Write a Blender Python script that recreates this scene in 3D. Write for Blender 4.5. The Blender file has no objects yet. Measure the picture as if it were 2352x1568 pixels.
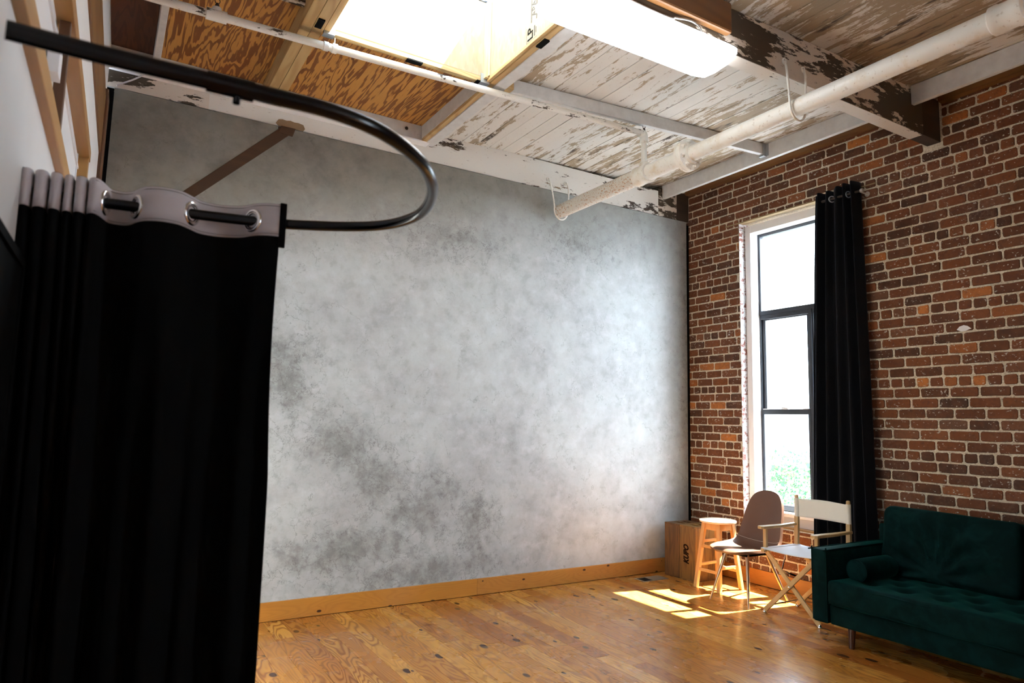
import bpy, bmesh, math, random
from mathutils import Vector, Matrix, noise
random.seed(7)
C = bpy.context.scene.collection
PI = math.pi
D = bpy.data

# ------------------------------------------------------------------ mesh helper
class MB:
    def __init__(s):
        s.v = []; s.f = []; s.m = []; s.b = []
    def add(s, vs, fs, mi=0, bid=0.0):
        o = len(s.v); s.v += [tuple(p) for p in vs]
        for f in fs:
            s.f.append([i + o for i in f]); s.m.append(mi); s.b.append(bid)
        return s
    def box(s, a, b, mi=0, bid=0.0, fn=None):
        x0, y0, z0 = a; x1, y1, z1 = b
        vs = [(x0,y0,z0),(x1,y0,z0),(x1,y1,z0),(x0,y1,z0),(x0,y0,z1),(x1,y0,z1),(x1,y1,z1),(x0,y1,z1)]
        if fn: vs = [fn(*p) for p in vs]
        return s.add(vs, [(0,3,2,1),(4,5,6,7),(0,1,5,4),(1,2,6,5),(2,3,7,6),(3,0,4,7)], mi, bid)
    def beam(s, p, q, w, t, up=(0,0,1), mi=0, w2=None, t2=None):
        """square bar from p to q, width w (sideways) and thickness t (along up)"""
        p = Vector(p); q = Vector(q); d = (q - p).normalized(); up = Vector(up)
        sd = d.cross(up).normalized(); u = sd.cross(d).normalized()
        w2 = w2 or w; t2 = t2 or t; vs = []
        for c, ww, tt in ((p, w, t), (q, w2, t2)):
            for a, b in ((-1,-1),(1,-1),(1,1),(-1,1)):
                vs.append(c + sd*a*ww/2 + u*b*tt/2)
        return s.add(vs, [(0,3,2,1),(4,5,6,7),(0,1,5,4),(1,2,6,5),(2,3,7,6),(3,0,4,7)], mi)
    def tube(s, pts, r, n=16, mi=0, closed=False, caps=True):
        pts = [Vector(p) for p in pts]; N = len(pts); rs = r if isinstance(r, (list, tuple)) else [r]*N
        prev = None; vs = []
        for i in range(N):
            if closed: d = pts[(i+1) % N] - pts[i-1]
            else: d = pts[min(i+1, N-1)] - pts[max(i-1, 0)]
            d.normalize()
            if prev is None:
                a = Vector((0,0,1)) if abs(d.z) < .9 else Vector((1,0,0))
                u = d.cross(a).normalized()
            else: u = (prev - d*prev.dot(d)).normalized()
            prev = u; w = d.cross(u)
            for k in range(n):
                t = 2*PI*k/n; vs.append(pts[i] + (u*math.cos(t) + w*math.sin(t))*rs[i])
        fs = []
        for i in range(N if closed else N-1):
            j = (i+1) % N
            for k in range(n):
                l = (k+1) % n; fs.append((i*n+k, i*n+l, j*n+l, j*n+k))
        if caps and not closed:
            fs.append(tuple(range(n-1, -1, -1))); fs.append(tuple((N-1)*n+k for k in range(n)))
        return s.add(vs, fs, mi)
    def lathe(s, prof, c, axis=(0,0,1), n=32, mi=0):
        """profile of (radius, height) about axis through c"""
        c = Vector(c); ax = Vector(axis).normalized()
        a = Vector((1,0,0)) if abs(ax.x) < .9 else Vector((0,1,0))
        u = ax.cross(a).normalized(); w = ax.cross(u); vs = []; fs = []
        for r, h in prof:
            for k in range(n):
                t = 2*PI*k/n; vs.append(c + ax*h + (u*math.cos(t) + w*math.sin(t))*r)
        for i in range(len(prof)-1):
            for k in range(n):
                l = (k+1) % n; fs.append((i*n+k, i*n+l, (i+1)*n+l, (i+1)*n+k))
        fs.append(tuple(range(n-1, -1, -1))); fs.append(tuple((len(prof)-1)*n+k for k in range(n)))
        return s.add(vs, fs, mi)
    def grid(s, rows, mi=0, closeu=False):
        nr = len(rows); nc = len(rows[0]); vs = [p for r in rows for p in r]; fs = []
        for i in range(nr-1):
            for j in range(nc if closeu else nc-1):
                k = (j+1) % nc; fs.append((i*nc+j, i*nc+k, (i+1)*nc+k, (i+1)*nc+j))
        return s.add(vs, fs, mi)
    def prism(s, poly, fn, t0, t1, mi=0):
        """2D outline poly mapped by fn(a,b,t), between t0 and t1"""
        n = len(poly); vs = [fn(a, b, t0) for a, b in poly] + [fn(a, b, t1) for a, b in poly]
        fs = [tuple(range(n-1, -1, -1)), tuple(range(n, 2*n))]
        for i in range(n): j = (i+1) % n; fs.append((i, j, n+j, n+i))
        return s.add(vs, fs, mi)
    def rbox(s, c, size, r, n=(12,12,12), disp=None, mi=0):
        """box with rounded edges and a dense surface for cushions"""
        hx, hy, hz = size[0]/2, size[1]/2, size[2]/2; c = Vector(c); H = (hx, hy, hz)
        def pt(p):
            q = Vector([max(-(H[i]-r), min(H[i]-r, p[i])) for i in range(3)])
            d = p - q
            if d.length > 1e-9: d.normalize()
            o = q + d*r
            if disp: o = o + disp(o, d)
            return o + c
        def lin(h, k):
            inner = h - r; a = []
            for i in range(4): a.append(-h + r*(1-math.cos(i/4*PI/2)) )
            for i in range(k+1): a.append(-inner + 2*inner*i/k)
            for i in range(1, 5): a.append(inner + r*math.sin(i/4*PI/2))
            return a
        L = [lin(H[i], n[i]) for i in range(3)]
        for ax in range(3):
            u, w = (ax+1) % 3, (ax+2) % 3
            for sg in (-1, 1):
                rows = []
                for a in L[u]:
                    row = []
                    for b in L[w]:
                        p = Vector((0,0,0)); p[ax] = sg*H[ax]; p[u] = a; p[w] = b
                        row.append(pt(p))
                    rows.append(row)
                s.grid(rows, mi)
        return s

def obj(name, mb, mat, parent=None, smooth=None, bevel=0, weld=0, loc=None):
    me = D.meshes.new(name); me.from_pydata([tuple(v) for v in mb.v], [], mb.f)
    mats = mat if isinstance(mat, (list, tuple)) else [mat]
    for m in mats: me.materials.append(m)
    me.polygons.foreach_set('material_index', mb.m)
    at = me.attributes.new('bid', 'FLOAT', 'FACE'); at.data.foreach_set('value', mb.b)
    bm = bmesh.new(); bm.from_mesh(me)
    if weld: bmesh.ops.remove_doubles(bm, verts=bm.verts, dist=weld)
    bmesh.ops.recalc_face_normals(bm, faces=bm.faces)
    bm.to_mesh(me); bm.free()
    if smooth is not None:
        me.shade_smooth(); me.set_sharp_from_angle(angle=math.radians(smooth))
    o = D.objects.new(name, me); C.objects.link(o)
    if parent: o.parent = parent
    if loc: o.location = loc
    if bevel:
        b = o.modifiers.new('bevel', 'BEVEL'); b.width = bevel; b.segments = 2; b.limit_method = 'ANGLE'; b.angle_limit = math.radians(40)
    return o

def thing(name, label, cat, loc=(0,0,0), rotz=0, group=None):
    o = D.objects.new(name, None); C.objects.link(o); o.empty_display_size = .1
    o.location = loc; o.rotation_euler = (0,0,rotz)
    return tag(o, label, cat, group)
def tag(o, label, cat, group=None):
    o['label'] = label; o['category'] = cat
    if group: o['group'] = group
    return o
def struct(o): o['kind'] = 'structure'; return o
def text(name, body, size, mat, parent, mtx, bold=.0, shear=0, sx=1):
    cu = D.curves.new(name, 'FONT'); cu.body = body; cu.size = size; cu.offset = bold; cu.shear = shear
    cu.extrude = .0004; cu.align_x = 'CENTER'; cu.align_y = 'CENTER'; cu.resolution_u = 3
    t = D.objects.new('tmp', cu); C.objects.link(t)
    dg = bpy.context.evaluated_depsgraph_get(); dg.update()
    me = D.meshes.new_from_object(t.evaluated_get(dg)); D.objects.remove(t)
    me.name = name; me.materials.clear(); me.materials.append(mat)
    me.transform(mtx @ Matrix.Diagonal((sx,1,1,1)))
    o = D.objects.new(name, me); C.objects.link(o); o.parent = parent
    return o

# ------------------------------------------------------------------ material helper
class NT:
    def __init__(s, name):
        s.mat = D.materials.new(name); s.mat.use_nodes = True; s.t = s.mat.node_tree
        s.bsdf = s.t.nodes['Principled BSDF']; s.out = s.t.nodes['Material Output']
        s._c = None
    def n(s, ty, props=None, **ins):
        nd = s.t.nodes.new(ty)
        for k, v in (props or {}).items(): setattr(nd, k, v)
        for k, v in ins.items():
            key = int(k[1:]) if k[0] == '_' and k[1:].isdigit() else k.replace('_', ' ')
            s.set(nd.inputs[key], v)
        return nd
    def set(s, sock, v):
        if isinstance(v, bpy.types.NodeSocket): s.t.links.new(v, sock)
        elif isinstance(v, bpy.types.Node): s.t.links.new(v.outputs[0], sock)
        else:
            if isinstance(v, (tuple, list)) and len(v) == 3 and sock.type == 'RGBA': v = (*v, 1)
            sock.default_value = v
    def m(s, op, a, b=0.0, c=None, clamp=False):
        nd = s.n('ShaderNodeMath', {'operation': op, 'use_clamp': clamp}, _0=a, _1=b)
        if c is not None: s.set(nd.inputs[2], c)
        return nd.outputs[0]
    @property
    def co(s):
        if s._c is None: s._c = s.n('ShaderNodeTexCoord').outputs['Object']
        return s._c
    def sep(s, v): nd = s.n('ShaderNodeSeparateXYZ', _0=v); return nd.outputs
    def comb(s, x, y, z): return s.n('ShaderNodeCombineXYZ', _0=x, _1=y, _2=z).outputs[0]
    def scl(s, sc, v=None, off=None):
        v = v or s.co
        nd = s.n('ShaderNodeVectorMath', {'operation': 'MULTIPLY'}, _0=v, _1=sc).outputs[0]
        if off is not None: nd = s.n('ShaderNodeVectorMath', {'operation': 'ADD'}, _0=nd, _1=off).outputs[0]
        return nd
    def noise(s, v, scale=5, detail=4, rough=.55, dist=0, col=False):
        nd = s.n('ShaderNodeTexNoise', None, Vector=v, Scale=scale, Detail=detail, Roughness=rough, Distortion=dist)
        return nd.outputs['Color' if col else 'Fac']
    def ramp(s, f, stops, interp='LINEAR'):
        nd = s.n('ShaderNodeValToRGB', None, Fac=f); r = nd.color_ramp; r.interpolation = interp
        while len(r.elements) < len(stops): r.elements.new(.5)
        for e, (p, c) in zip(r.elements, stops):
            e.position = p; e.color = (*c, 1) if isinstance(c, (tuple, list)) else (c, c, c, 1)
        return nd.outputs[0]
    def ss(s, f, a, b):
        return s.n('ShaderNodeMapRange', {'interpolation_type': 'SMOOTHSTEP'}, Value=f, From_Min=a, From_Max=b).outputs[0]
    def mix(s, f, a, b, mode='MIX'):
        nd = s.n('ShaderNodeMix', {'data_type': 'RGBA', 'blend_type': mode}); s.set(nd.inputs[0], f); s.set(nd.inputs[6], a); s.set(nd.inputs[7], b)
        return nd.outputs[2]
    def bid(s): return s.n('ShaderNodeAttribute', {'attribute_name': 'bid'}).outputs['Fac']
    def rnd(s, v): return s.n('ShaderNodeTexWhiteNoise', {'noise_dimensions': '1D'}, W=v).outputs['Value']
    def bump(s, h, strength=.3, dist=.01):
        s.set(s.bsdf.inputs['Normal'], s.n('ShaderNodeBump', None, Height=h, Strength=strength, Distance=dist).outputs[0]); return s
    def P(s, **k):
        for a, v in k.items(): s.set(s.bsdf.inputs[a.replace('_', ' ')], v)
        return s.mat

def simple(name, col, rough=.5, metal=0, **k):
    t = NT(name); return t.P(Base_Color=col, Roughness=rough, Metallic=metal, **k)

def wood(name, light, dark, axis='y', scale=1.0, rough=.45, bands=26, knots=False, coat=0, stain=None):
    """lengthwise-grained timber; axis = grain direction"""
    t = NT(name); k = {'x': (.22, 1.6, 1.6), 'y': (1.6, .22, 1.6), 'z': (1.6, 1.6, .22)}[axis]
    b = t.bid(); off = t.comb(t.m('MULTIPLY', b, 7.3), t.m('MULTIPLY', b, 3.1), t.m('MULTIPLY', b, 5.7))
    v = t.scl(tuple(x*scale for x in k), off=off)
    g = t.noise(v, 2.2, 2, .5, .4)
    s1 = t.m('SINE', t.m('MULTIPLY', g, bands*2.0)); s1 = t.m('MULTIPLY_ADD', s1, .5, .5)
    s1 = t.m('POWER', s1, 1.6)
    kf = {'x': (2, 60, 60), 'y': (60, 2, 60), 'z': (60, 60, 2)}[axis]
    fine = t.noise(t.scl(kf), 2.0, 2)
    f = t.m('ADD', t.m('MULTIPLY', s1, .6), t.m('MULTIPLY', fine, .35))
    f = t.m('MULTIPLY', f, .9, clamp=True)
    col = t.mix(f, light, dark)
    r = t.rnd(b); col = t.mix(t.m('MULTIPLY', r, .35), col, tuple(c*.55 for c in dark))
    if stain: col = t.mix(t.ss(t.noise(t.co, 1.7, 5, .65), .5, .72), col, stain)
    t.bump(f, .12, .002)
    return t.P(Base_Color=col, Roughness=rough, Coat_Weight=coat, Coat_Roughness=.12)

M = {}
def build_materials():
    # grey troweled plaster
    t = NT('plaster'); c = t.co; x, y, z = t.sep(c)
    n1 = t.noise(c, 1.3, 9, .62); n2 = t.noise(t.scl((1,1,1.15), off=(3,0,1)), 3.6, 11, .68, .12); n3 = t.noise(c, 13, 9, .76)
    v = t.m('ADD', t.m('MULTIPLY', n1, .40), t.m('ADD', t.m('MULTIPLY', n2, .38), t.m('MULTIPLY', n3, .22)))
    base = t.ramp(v, [(.36, (.29,.305,.30)), (.45, (.41,.43,.44)), (.54, (.475,.512,.52)), (.64, (.555,.595,.62))])
    def blob(cx, cz, rx, rz):
        a = t.m('DIVIDE', t.m('SUBTRACT', x, cx), rx); b = t.m('DIVIDE', t.m('SUBTRACT', z, cz), rz)
        d = t.m('ADD', t.m('MULTIPLY', a, a), t.m('MULTIPLY', b, b)); return t.m('EXPONENT', t.m('MULTIPLY', d, -1.0))
    mask = blob(1.62, 1.30, .42, .30)
    for q in ((2.35, .75, .42, .34), (2.35, .24, 1.0, .16), (1.15, 1.8, .32, .45), (1.75, .45, .8, .30), (1.95, 1.0, .35, .30), (2.85, .55, .25, .45), (2.4, 3.05, .7, .28), (3.9, 3.2, .5, .25), (5.36, 2.2, .10, 1.6)):
        mask = t.m('MAXIMUM', mask, t.m('MULTIPLY', blob(*q), .7 if q[1] > 2 else 1.0))
    puff = t.noise(t.scl((1,1,1), off=(5,5,5)), 7.5, 7, .62, .1); base = t.mix(t.m('MULTIPLY', t.ss(puff, .50, .68), .26), base, (.66,.69,.73)); base = t.mix(t.m('MULTIPLY', t.ss(puff, .47, .32), .35), base, (.27,.28,.275))
    # worn, smudged areas with ragged outlines
    st = t.ss(t.m('ADD', t.m('ADD', t.m('MULTIPLY', n2, .5), t.m('MULTIPLY', n3, .5)), t.m('MULTIPLY', mask, .20)), .53, .80)
    col = t.mix(t.m('MULTIPLY', st, .80), base, (.15,.152,.145))
    def veins(n, w, k, lim):
        r = t.m('SUBTRACT', 1.0, t.ss(t.m('ABSOLUTE', t.m('SUBTRACT', n, .5)), 0, w)); return t.m('MULTIPLY', t.m('MULTIPLY', r, lim), k)
    zone = t.ss(t.m('ADD', t.m('MULTIPLY', mask, .5), t.m('MULTIPLY', n1, .6)), .28, .62)
    col = t.mix(veins(t.noise(c, 5.5, 10, .62, .25), .012, .55, zone), col, (.12,.12,.115))
    col = t.mix(veins(t.noise(t.scl((1,1,1), off=(9,2,4)), 2.0, 8, .6, .2), .008, .45, t.ss(n3, .45, .6)), col, (.15,.15,.145))
    # darker tone towards the top and the right edge
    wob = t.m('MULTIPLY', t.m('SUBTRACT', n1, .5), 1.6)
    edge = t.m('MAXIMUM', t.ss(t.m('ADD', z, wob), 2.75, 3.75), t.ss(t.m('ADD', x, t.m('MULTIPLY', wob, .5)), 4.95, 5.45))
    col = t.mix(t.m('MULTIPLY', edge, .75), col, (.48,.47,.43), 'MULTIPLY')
    ul = t.m('MULTIPLY', t.ss(t.m('SUBTRACT', z, t.m('MULTIPLY', x, .30)), 2.2, 3.1), .85)  # dim upper left: shade put into the colour, along with brown mottling
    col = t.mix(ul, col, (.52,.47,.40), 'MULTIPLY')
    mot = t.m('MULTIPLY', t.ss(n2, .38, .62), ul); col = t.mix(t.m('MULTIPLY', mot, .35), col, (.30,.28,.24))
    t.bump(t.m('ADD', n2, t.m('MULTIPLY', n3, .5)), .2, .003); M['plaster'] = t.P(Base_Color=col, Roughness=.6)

    # brick faces
    t = NT('brick'); c = t.co; b = t.bid(); r = t.rnd(b); r2 = t.rnd(t.m('ADD', b, 31.7))
    col = t.ramp(r, [(0, (.058,.024,.012)), (.25, (.10,.034,.012)), (.5, (.135,.041,.013)), (.74, (.18,.056,.015)), (.88, (.12,.058,.032)), (.955, (.27,.085,.022)), (1, (.50,.17,.035))])
    blot = t.noise(c, 9, 6, .65); col = t.mix(t.ss(blot, .35, .75), col, t.mix(.4, col, (.24,.10,.05)))
    col = t.mix(t.m('MULTIPLY', t.ss(t.noise(c, 38, 4, .7), .45, .75), .5), col, (.05,.028,.022))
    haze = t.m('MULTIPLY', t.ss(t.noise(t.scl((1,1,.6)), 1.7, 5, .65), .52, .72), t.ss(t.noise(c, 46, 5, .72), .42, .66))
    col = t.mix(t.m('MULTIPLY', haze, .30), col, (.38,.27,.22))
    chips = t.ss(t.m('ADD', t.noise(t.scl((1,1,1.5)), 42, 3, .6), t.m('MULTIPLY', r2, .05)), .675, .70)
    patch = t.ss(t.m('ADD', t.noise(t.scl((1,1,1.5)), 13, 5, .7), t.m('MULTIPLY', r2, .04)), .70, .725)
    col = t.mix(t.m('MAXIMUM', chips, patch), col, (.50,.47,.43))
    t.bump(t.noise(c, 60, 5, .7), .5, .003); M['brick'] = t.P(Base_Color=col, Roughness=t.ramp(blot, [(.3, .5), (.7, .8)]), Specular_IOR_Level=.22)
    t = NT('mortar'); n = t.noise(t.co, 75, 4, .7)
    col = t.ramp(n, [(.30, (.10,.075,.055)), (.37, (.46,.39,.29)), (.55, (.66,.58,.45)), (.75, (.80,.74,.62))])
    t.bump(n, .9, .004); M['mortar'] = t.P(Base_Color=col, Roughness=.9)
    t = NT('painted_brick'); x, y, z = t.sep(t.co)
    fz = t.m('FRACT', t.m('DIVIDE', z, .081)); line = t.ss(t.m('MINIMUM', fz, t.m('SUBTRACT', 1.0, fz)), .03, .12)
    n = t.noise(t.co, 22, 6, .7); wornm = t.m('MULTIPLY', t.ss(n, .50, .56), line)
    col = t.mix(wornm, (.62,.60,.60), (.26,.10,.075)); col = t.mix(t.ss(t.noise(t.co, 40, 4), .66, .69), col, (.05,.04,.04))
    t.bump(line, .5, .004); M['painted_brick'] = t.P(Base_Color=col, Roughness=.7)

    # peeling paint, three strengths
    def peel(name, axis, thr, dark=.5, white=(.66,.64,.60), fine=1.0, under=(.36,.27,.17), deep=(.05,.033,.022), regional=0.0, soft=.012):
        t = NT(name); k = {'x': (.30, 1, 1), 'y': (1, .22, 1), 'z': (1, 1, .3)}[axis]; b = t.bid()
        v = t.scl(k, off=t.comb(0.0, 0.0, t.m('MULTIPLY', b, .9)))
        a = t.noise(v, 7*fine, 7, .72, .25); l = t.noise(t.scl(tuple(q*.8 for q in k)), 2.1, 4, .6); fl = t.noise(t.scl(k), 34*fine, 4, .7)
        q = t.m('ADD', t.m('MULTIPLY', a, .55), t.m('ADD', t.m('MULTIPLY', l, .30), t.m('MULTIPLY', fl, .15)))
        if regional:
            x, y, z = t.sep(t.co)
            reg = t.m('MULTIPLY', t.ss(y, 3.0, 2.2), regional); q = t.m('ADD', q, reg)
        bare = t.ss(q, thr, thr+soft)
        uc = t.mix(t.ss(t.noise(v, 5, 5, .7), .5-dark*.2, .62-dark*.2), under, deep)
        streak = t.noise(t.scl({'x': (2,60,60), 'y': (60,2,60), 'z': (60,60,2)}[axis]), 2, 3)
        uc = t.mix(t.m('MULTIPLY', streak, .35), uc, deep)
        wc = t.mix(t.m('MULTIPLY', t.ss(l, .45, .75), .4), white, tuple(q*w for q, w in zip(white, (.86,.78,.66))))
        crack = t.ss(t.noise(t.scl(tuple(q*1.5 for q in k)), 60*fine, 3, .6), .66, .70)
        wc = t.mix(t.m('MULTIPLY', crack, .55), wc, (.28,.22,.15))
        wc = t.mix(t.m('MULTIPLY', t.rnd(b), .16), wc, (.45,.38,.28))
        t.bump(t.m('SUBTRACT', 1.0, bare), .5, .003)
        M[name] = t.P(Base_Color=t.mix(bare, wc, uc), Roughness=.6)
    peel('peel_planks', 'y', .518, dark=-.25, regional=.055, fine=1.4, under=(.40,.31,.20))
    peel('peel_beam', 'x', .487, dark=1.9, fine=.55, white=(.60,.53,.46), under=(.14,.09,.05), deep=(.055,.038,.022))
    peel('peel_beam_light', 'x', .545, dark=.8, fine=.8, white=(.66,.64,.60), under=(.26,.16,.08))
    peel('peel_pipe', 'x', .565, dark=1.6, fine=2.2, white=(.70,.69,.66), under=(.12,.10,.08))
    peel('peel_post', 'z', .60, dark=1.2, fine=1.2, white=(.16,.08,.035), under=(.5,.45,.38), deep=(.05,.02,.01))

    t = NT('white_paint'); n = t.noise(t.co, 14, 5, .6)
    M['white_paint'] = t.P(Base_Color=t.ramp(n, [(.3, (.52,.52,.51)), (.7, (.62,.62,.61))]), Roughness=.5)
    t = NT('white_trim'); M['white_trim'] = t.P(Base_Color=(.78,.78,.79), Roughness=.4)
    t = NT('drywall'); n = t.noise(t.co, 2, 3); M['drywall'] = t.P(Base_Color=t.ramp(n, [(.3, (.66,.65,.64)), (.7, (.72,.71,.70))]), Roughness=.65)
    # rotary-cut plywood
    def ply(name, light, dark, sc=1.0):
        t = NT(name); v = t.scl((1.35*sc, .15*sc, 1)); g = t.noise(v, 3.6, 4, .55, .30)
        w = t.noise(t.scl((1, .6, 1)), 16, 3); q = t.m('ADD', g, t.m('MULTIPLY', w, .02))
        s1 = t.m('SINE', t.m('MULTIPLY', q, 95)); bias = t.m('MULTIPLY', t.m('SUBTRACT', t.noise(v, 5, 3), .5), 3.2)
        f = t.ss(t.m('ADD', s1, bias), -.25, .55)
        col = t.mix(f, light, dark); col = t.mix(t.m('MULTIPLY', t.noise(t.scl((60,3,60)), 2, 2), .35), col, dark)
        M[name] = t.P(Base_Color=col, Roughness=.55)
    ply('plywood_orange', (.60,.30,.07), (.21,.075,.016)); ply('plywood_dark', (.12,.040,.012), (.075,.022,.007))
    t = NT('strand_board'); c = t.co
    vo = t.n('ShaderNodeTexVoronoi', {'feature': 'F1'}, Vector=t.scl((1,1,.35)), Scale=46).outputs['Color']
    n = t.noise(t.scl((1,1,.12)), 60, 3); col = t.mix(t.m('MULTIPLY', t.sep(vo)[0], .45), (.46,.37,.24), (.33,.23,.12)); col = t.mix(t.m('MULTIPLY', t.ss(n, .5, .75), .4), col, (.45,.30,.14))
    M['strand_board'] = t.P(Base_Color=col, Roughness=.7)
    M['raw_pine_y'] = wood('raw_pine_y', (.66,.47,.22), (.42,.25,.09), 'y', 1.6, .6, 22)
    M['raw_pine_x'] = wood('raw_pine_x', (.66,.47,.22), (.42,.25,.09), 'x', 1.6, .6, 22)
    M['raw_pine_z'] = wood('raw_pine_z', (.74,.60,.38), (.55,.40,.2), 'z', 1.6, .6, 18)
    M['honey_y'] = wood('honey_y', (.52,.29,.10), (.36,.17,.045), 'y', 1.2, .45, 14)
    M['honey_z'] = wood('honey_z', (.52,.29,.10), (.36,.17,.045), 'z', 1.2, .45, 14)
    M['brown_y'] = wood('brown_y', (.24,.115,.03), (.13,.05,.012), 'y', 1.2, .5, 14)
    M['brown_z'] = wood('brown_z', (.16,.07,.025), (.06,.024,.010), 'z', 1.2, .5, 14)
    M['brown_x'] = wood('brown_x', (.24,.10,.022), (.13,.05,.012), 'x', 1.2, .5, 14)
    M['brace_wood'] = wood('brace_wood', (.10,.045,.012), (.045,.018,.005), 'x', 1.4, .7, 8, stain=(.05,.025,.012))
    M['dark_wood'] = wood('dark_wood', (.06,.035,.02), (.02,.012,.008), 'x', 1, .7, 14)
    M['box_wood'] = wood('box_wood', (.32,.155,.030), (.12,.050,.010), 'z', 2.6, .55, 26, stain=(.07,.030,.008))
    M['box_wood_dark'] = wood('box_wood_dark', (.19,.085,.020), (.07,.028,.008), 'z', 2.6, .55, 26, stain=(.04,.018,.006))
    M['stool_wood'] = wood('stool_wood', (.74,.42,.16), (.58,.29,.09), 'z', 2.0, .38, 8)
    M['director_wood'] = wood('director_wood', (.68,.48,.24), (.52,.33,.14), 'z', 2.0, .4, 8)
    M['leg_wood'] = wood('leg_wood', (.06,.018,.009), (.03,.009,.005), 'z', 3, .35, 10)

    # pine boards: floor and baseboard
    def pine(name, axis, knots, rough, gs=1.0):
        t = NT(name); c = t.co; b = t.bid(); x, y, z = t.sep(c)
        k = (1, .16, 1) if axis == 'y' else (.16, 1, 1)
        off = t.comb(t.m('MULTIPLY', b, 5.37), t.m('MULTIPLY', b, 9.71), t.m('MULTIPLY', b, 2.13))
        kk = (1, .55, 0) if axis == 'y' else (.55, 0, 1)
        if gs < 1 and axis == 'y': kk = (0, .55, 1)
        kx, ky, kz = t.sep(t.scl(kk, off=off)); kv = t.comb(t.m('ADD', kx, kz if kk[0] == 0 else 0.0), ky if kk[1] else kz, 0.0)
        vo = t.n('ShaderNodeTexVoronoi', {'feature': 'F1', 'voronoi_dimensions': '2D'}, Vector=kv, Scale=knots)
        d = vo.outputs['Distance']; rc = t.sep(vo.outputs['Color'])
        size = t.m('MULTIPLY_ADD', rc[0], .13*gs, .055*gs); on = t.m('GREATER_THAN', rc[1], .60 if gs == 1 else .35)
        knot = t.m('MULTIPLY', t.m('SUBTRACT', 1.0, t.ss(t.m('DIVIDE', d, t.m('ADD', size, .001)), .55, .95)), on)
        halo = t.m('MULTIPLY', t.m('EXPONENT', t.m('MULTIPLY', d, -14.0)), on)
        g = t.noise(t.scl(k, off=off), 5.2, 2, .45, .25); g = t.m('ADD', g, t.m('MULTIPLY', halo, .22))
        s1 = t.m('MULTIPLY_ADD', t.m('SINE', t.m('MULTIPLY', g, 170)), .5, .5); s1 = t.m('POWER', s1, 2.2)
        fine = t.noise(t.scl((90, 3, 90) if axis == 'y' else (3, 90, 90)), 2, 2)
        r = t.rnd(b); r2 = t.rnd(t.m('ADD', b, 11.3))
        base = t.ramp(r, [(0, (.36,.115,.016)), (.2, (.50,.20,.028)), (.55, (.60,.27,.042)), (.85, (.68,.345,.072)), (1, (.38,.12,.018))])
        base = t.mix(t.m('MULTIPLY', fine, .35), base, (.36,.15,.035))
        red = t.m('MULTIPLY', t.ss(t.noise(t.scl(k, off=off), 2.0, 3, .6), .52, .74), .55)
        base = t.mix(red, base, (.30,.105,.035))
        col = t.mix(t.m('MULTIPLY', s1, t.m('MULTIPLY_ADD', r2, .5*gs*gs, .38*gs*gs)), base, (.20,.055,.008))
        col = t.mix(knot, col, (.060,.022,.009))
        t.bump(t.m('ADD', s1, t.m('MULTIPLY', t.noise(c, 3, 2), 6.0)), .04, .003)
        rr = t.ramp(t.noise(c, 2.2, 4), [(.3, rough*.75), (.7, rough*1.25)])
        M[name] = t.P(Base_Color=col, Roughness=rr, Coat_Weight=.22, Coat_Roughness=.11, Specular_IOR_Level=.35)
    pine('floor_pine', 'y', 5.6, .27)
    pine('base_pine_x', 'x', 6.0, .5, .45)
    pine('base_pine_y', 'y', 6.0, .5, .45)

    # pipe paints
    t = NT('pipe_cream'); n = t.noise(t.co, 6, 6, .65); x, y, z = t.sep(t.co)
    col = t.mix(t.ss(n, .5, .72), (.78,.77,.72), (.66,.58,.45)); col = t.mix(t.m('MULTIPLY', t.ss(t.noise(t.co, 40, 3), .62, .7), .35), col, (.3,.2,.12))
    M['pipe_cream'] = t.P(Base_Color=col, Roughness=.42)
    t = NT('pipe_rusty'); n = t.noise(t.scl((1,.7,1)), 75, 3, .7); big = t.noise(t.co, 4, 3)
    q = t.m('ADD', n, t.m('MULTIPLY', big, .18))
    col = t.mix(t.ss(q, .66, .69), (.66,.63,.56), (.45,.20,.07)); col = t.mix(t.ss(t.noise(t.co, 55, 3), .70, .72), col, (.05,.04,.03))
    t.bump(q, .4, .002); M['pipe_rusty'] = t.P(Base_Color=col, Roughness=.55)
    M['galv'] = simple('galvanised_steel', (.42,.45,.48), .42, .8)
    M['dark_metal'] = simple('dark_metal', (.05,.04,.035), .5, .6)
    M['chrome'] = simple('chrome', (.75,.75,.76), .14, 1)
    M['bronze_leg'] = simple('champagne_metal', (.50,.38,.28), .28, .85)
    M['rod_black'] = simple('rod_black', (.002,.002,.003), .20, 0, Specular_IOR_Level=.3)
    M['black_frame'] = simple('window_frame_black', (.028,.032,.040), .35)
    M['black'] = simple('black_matte', (.003,.003,.003), .8, Specular_IOR_Level=.08)
    M['ink'] = simple('ink', (.02,.018,.015), .9, Specular_IOR_Level=.05)
    M['ink_soft'] = simple('ink_soft', (.10,.085,.07), .8)
    M['brand_ink'] = simple('branding', (.014,.005,.003), .9, Specular_IOR_Level=.05)
    M['pencil'] = simple('pencil', (.26,.23,.20), .8)
    M['lintel'] = simple('lintel_paint', (.30,.22,.11), .55)
    M['vent_metal'] = simple('vent_metal', (.33,.29,.22), .4, .4)
    M['conduit'] = simple('conduit', (.30,.28,.26), .4, .7)
    M['latch'] = simple('latch_metal', (.6,.55,.5), .35, .6)
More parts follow.
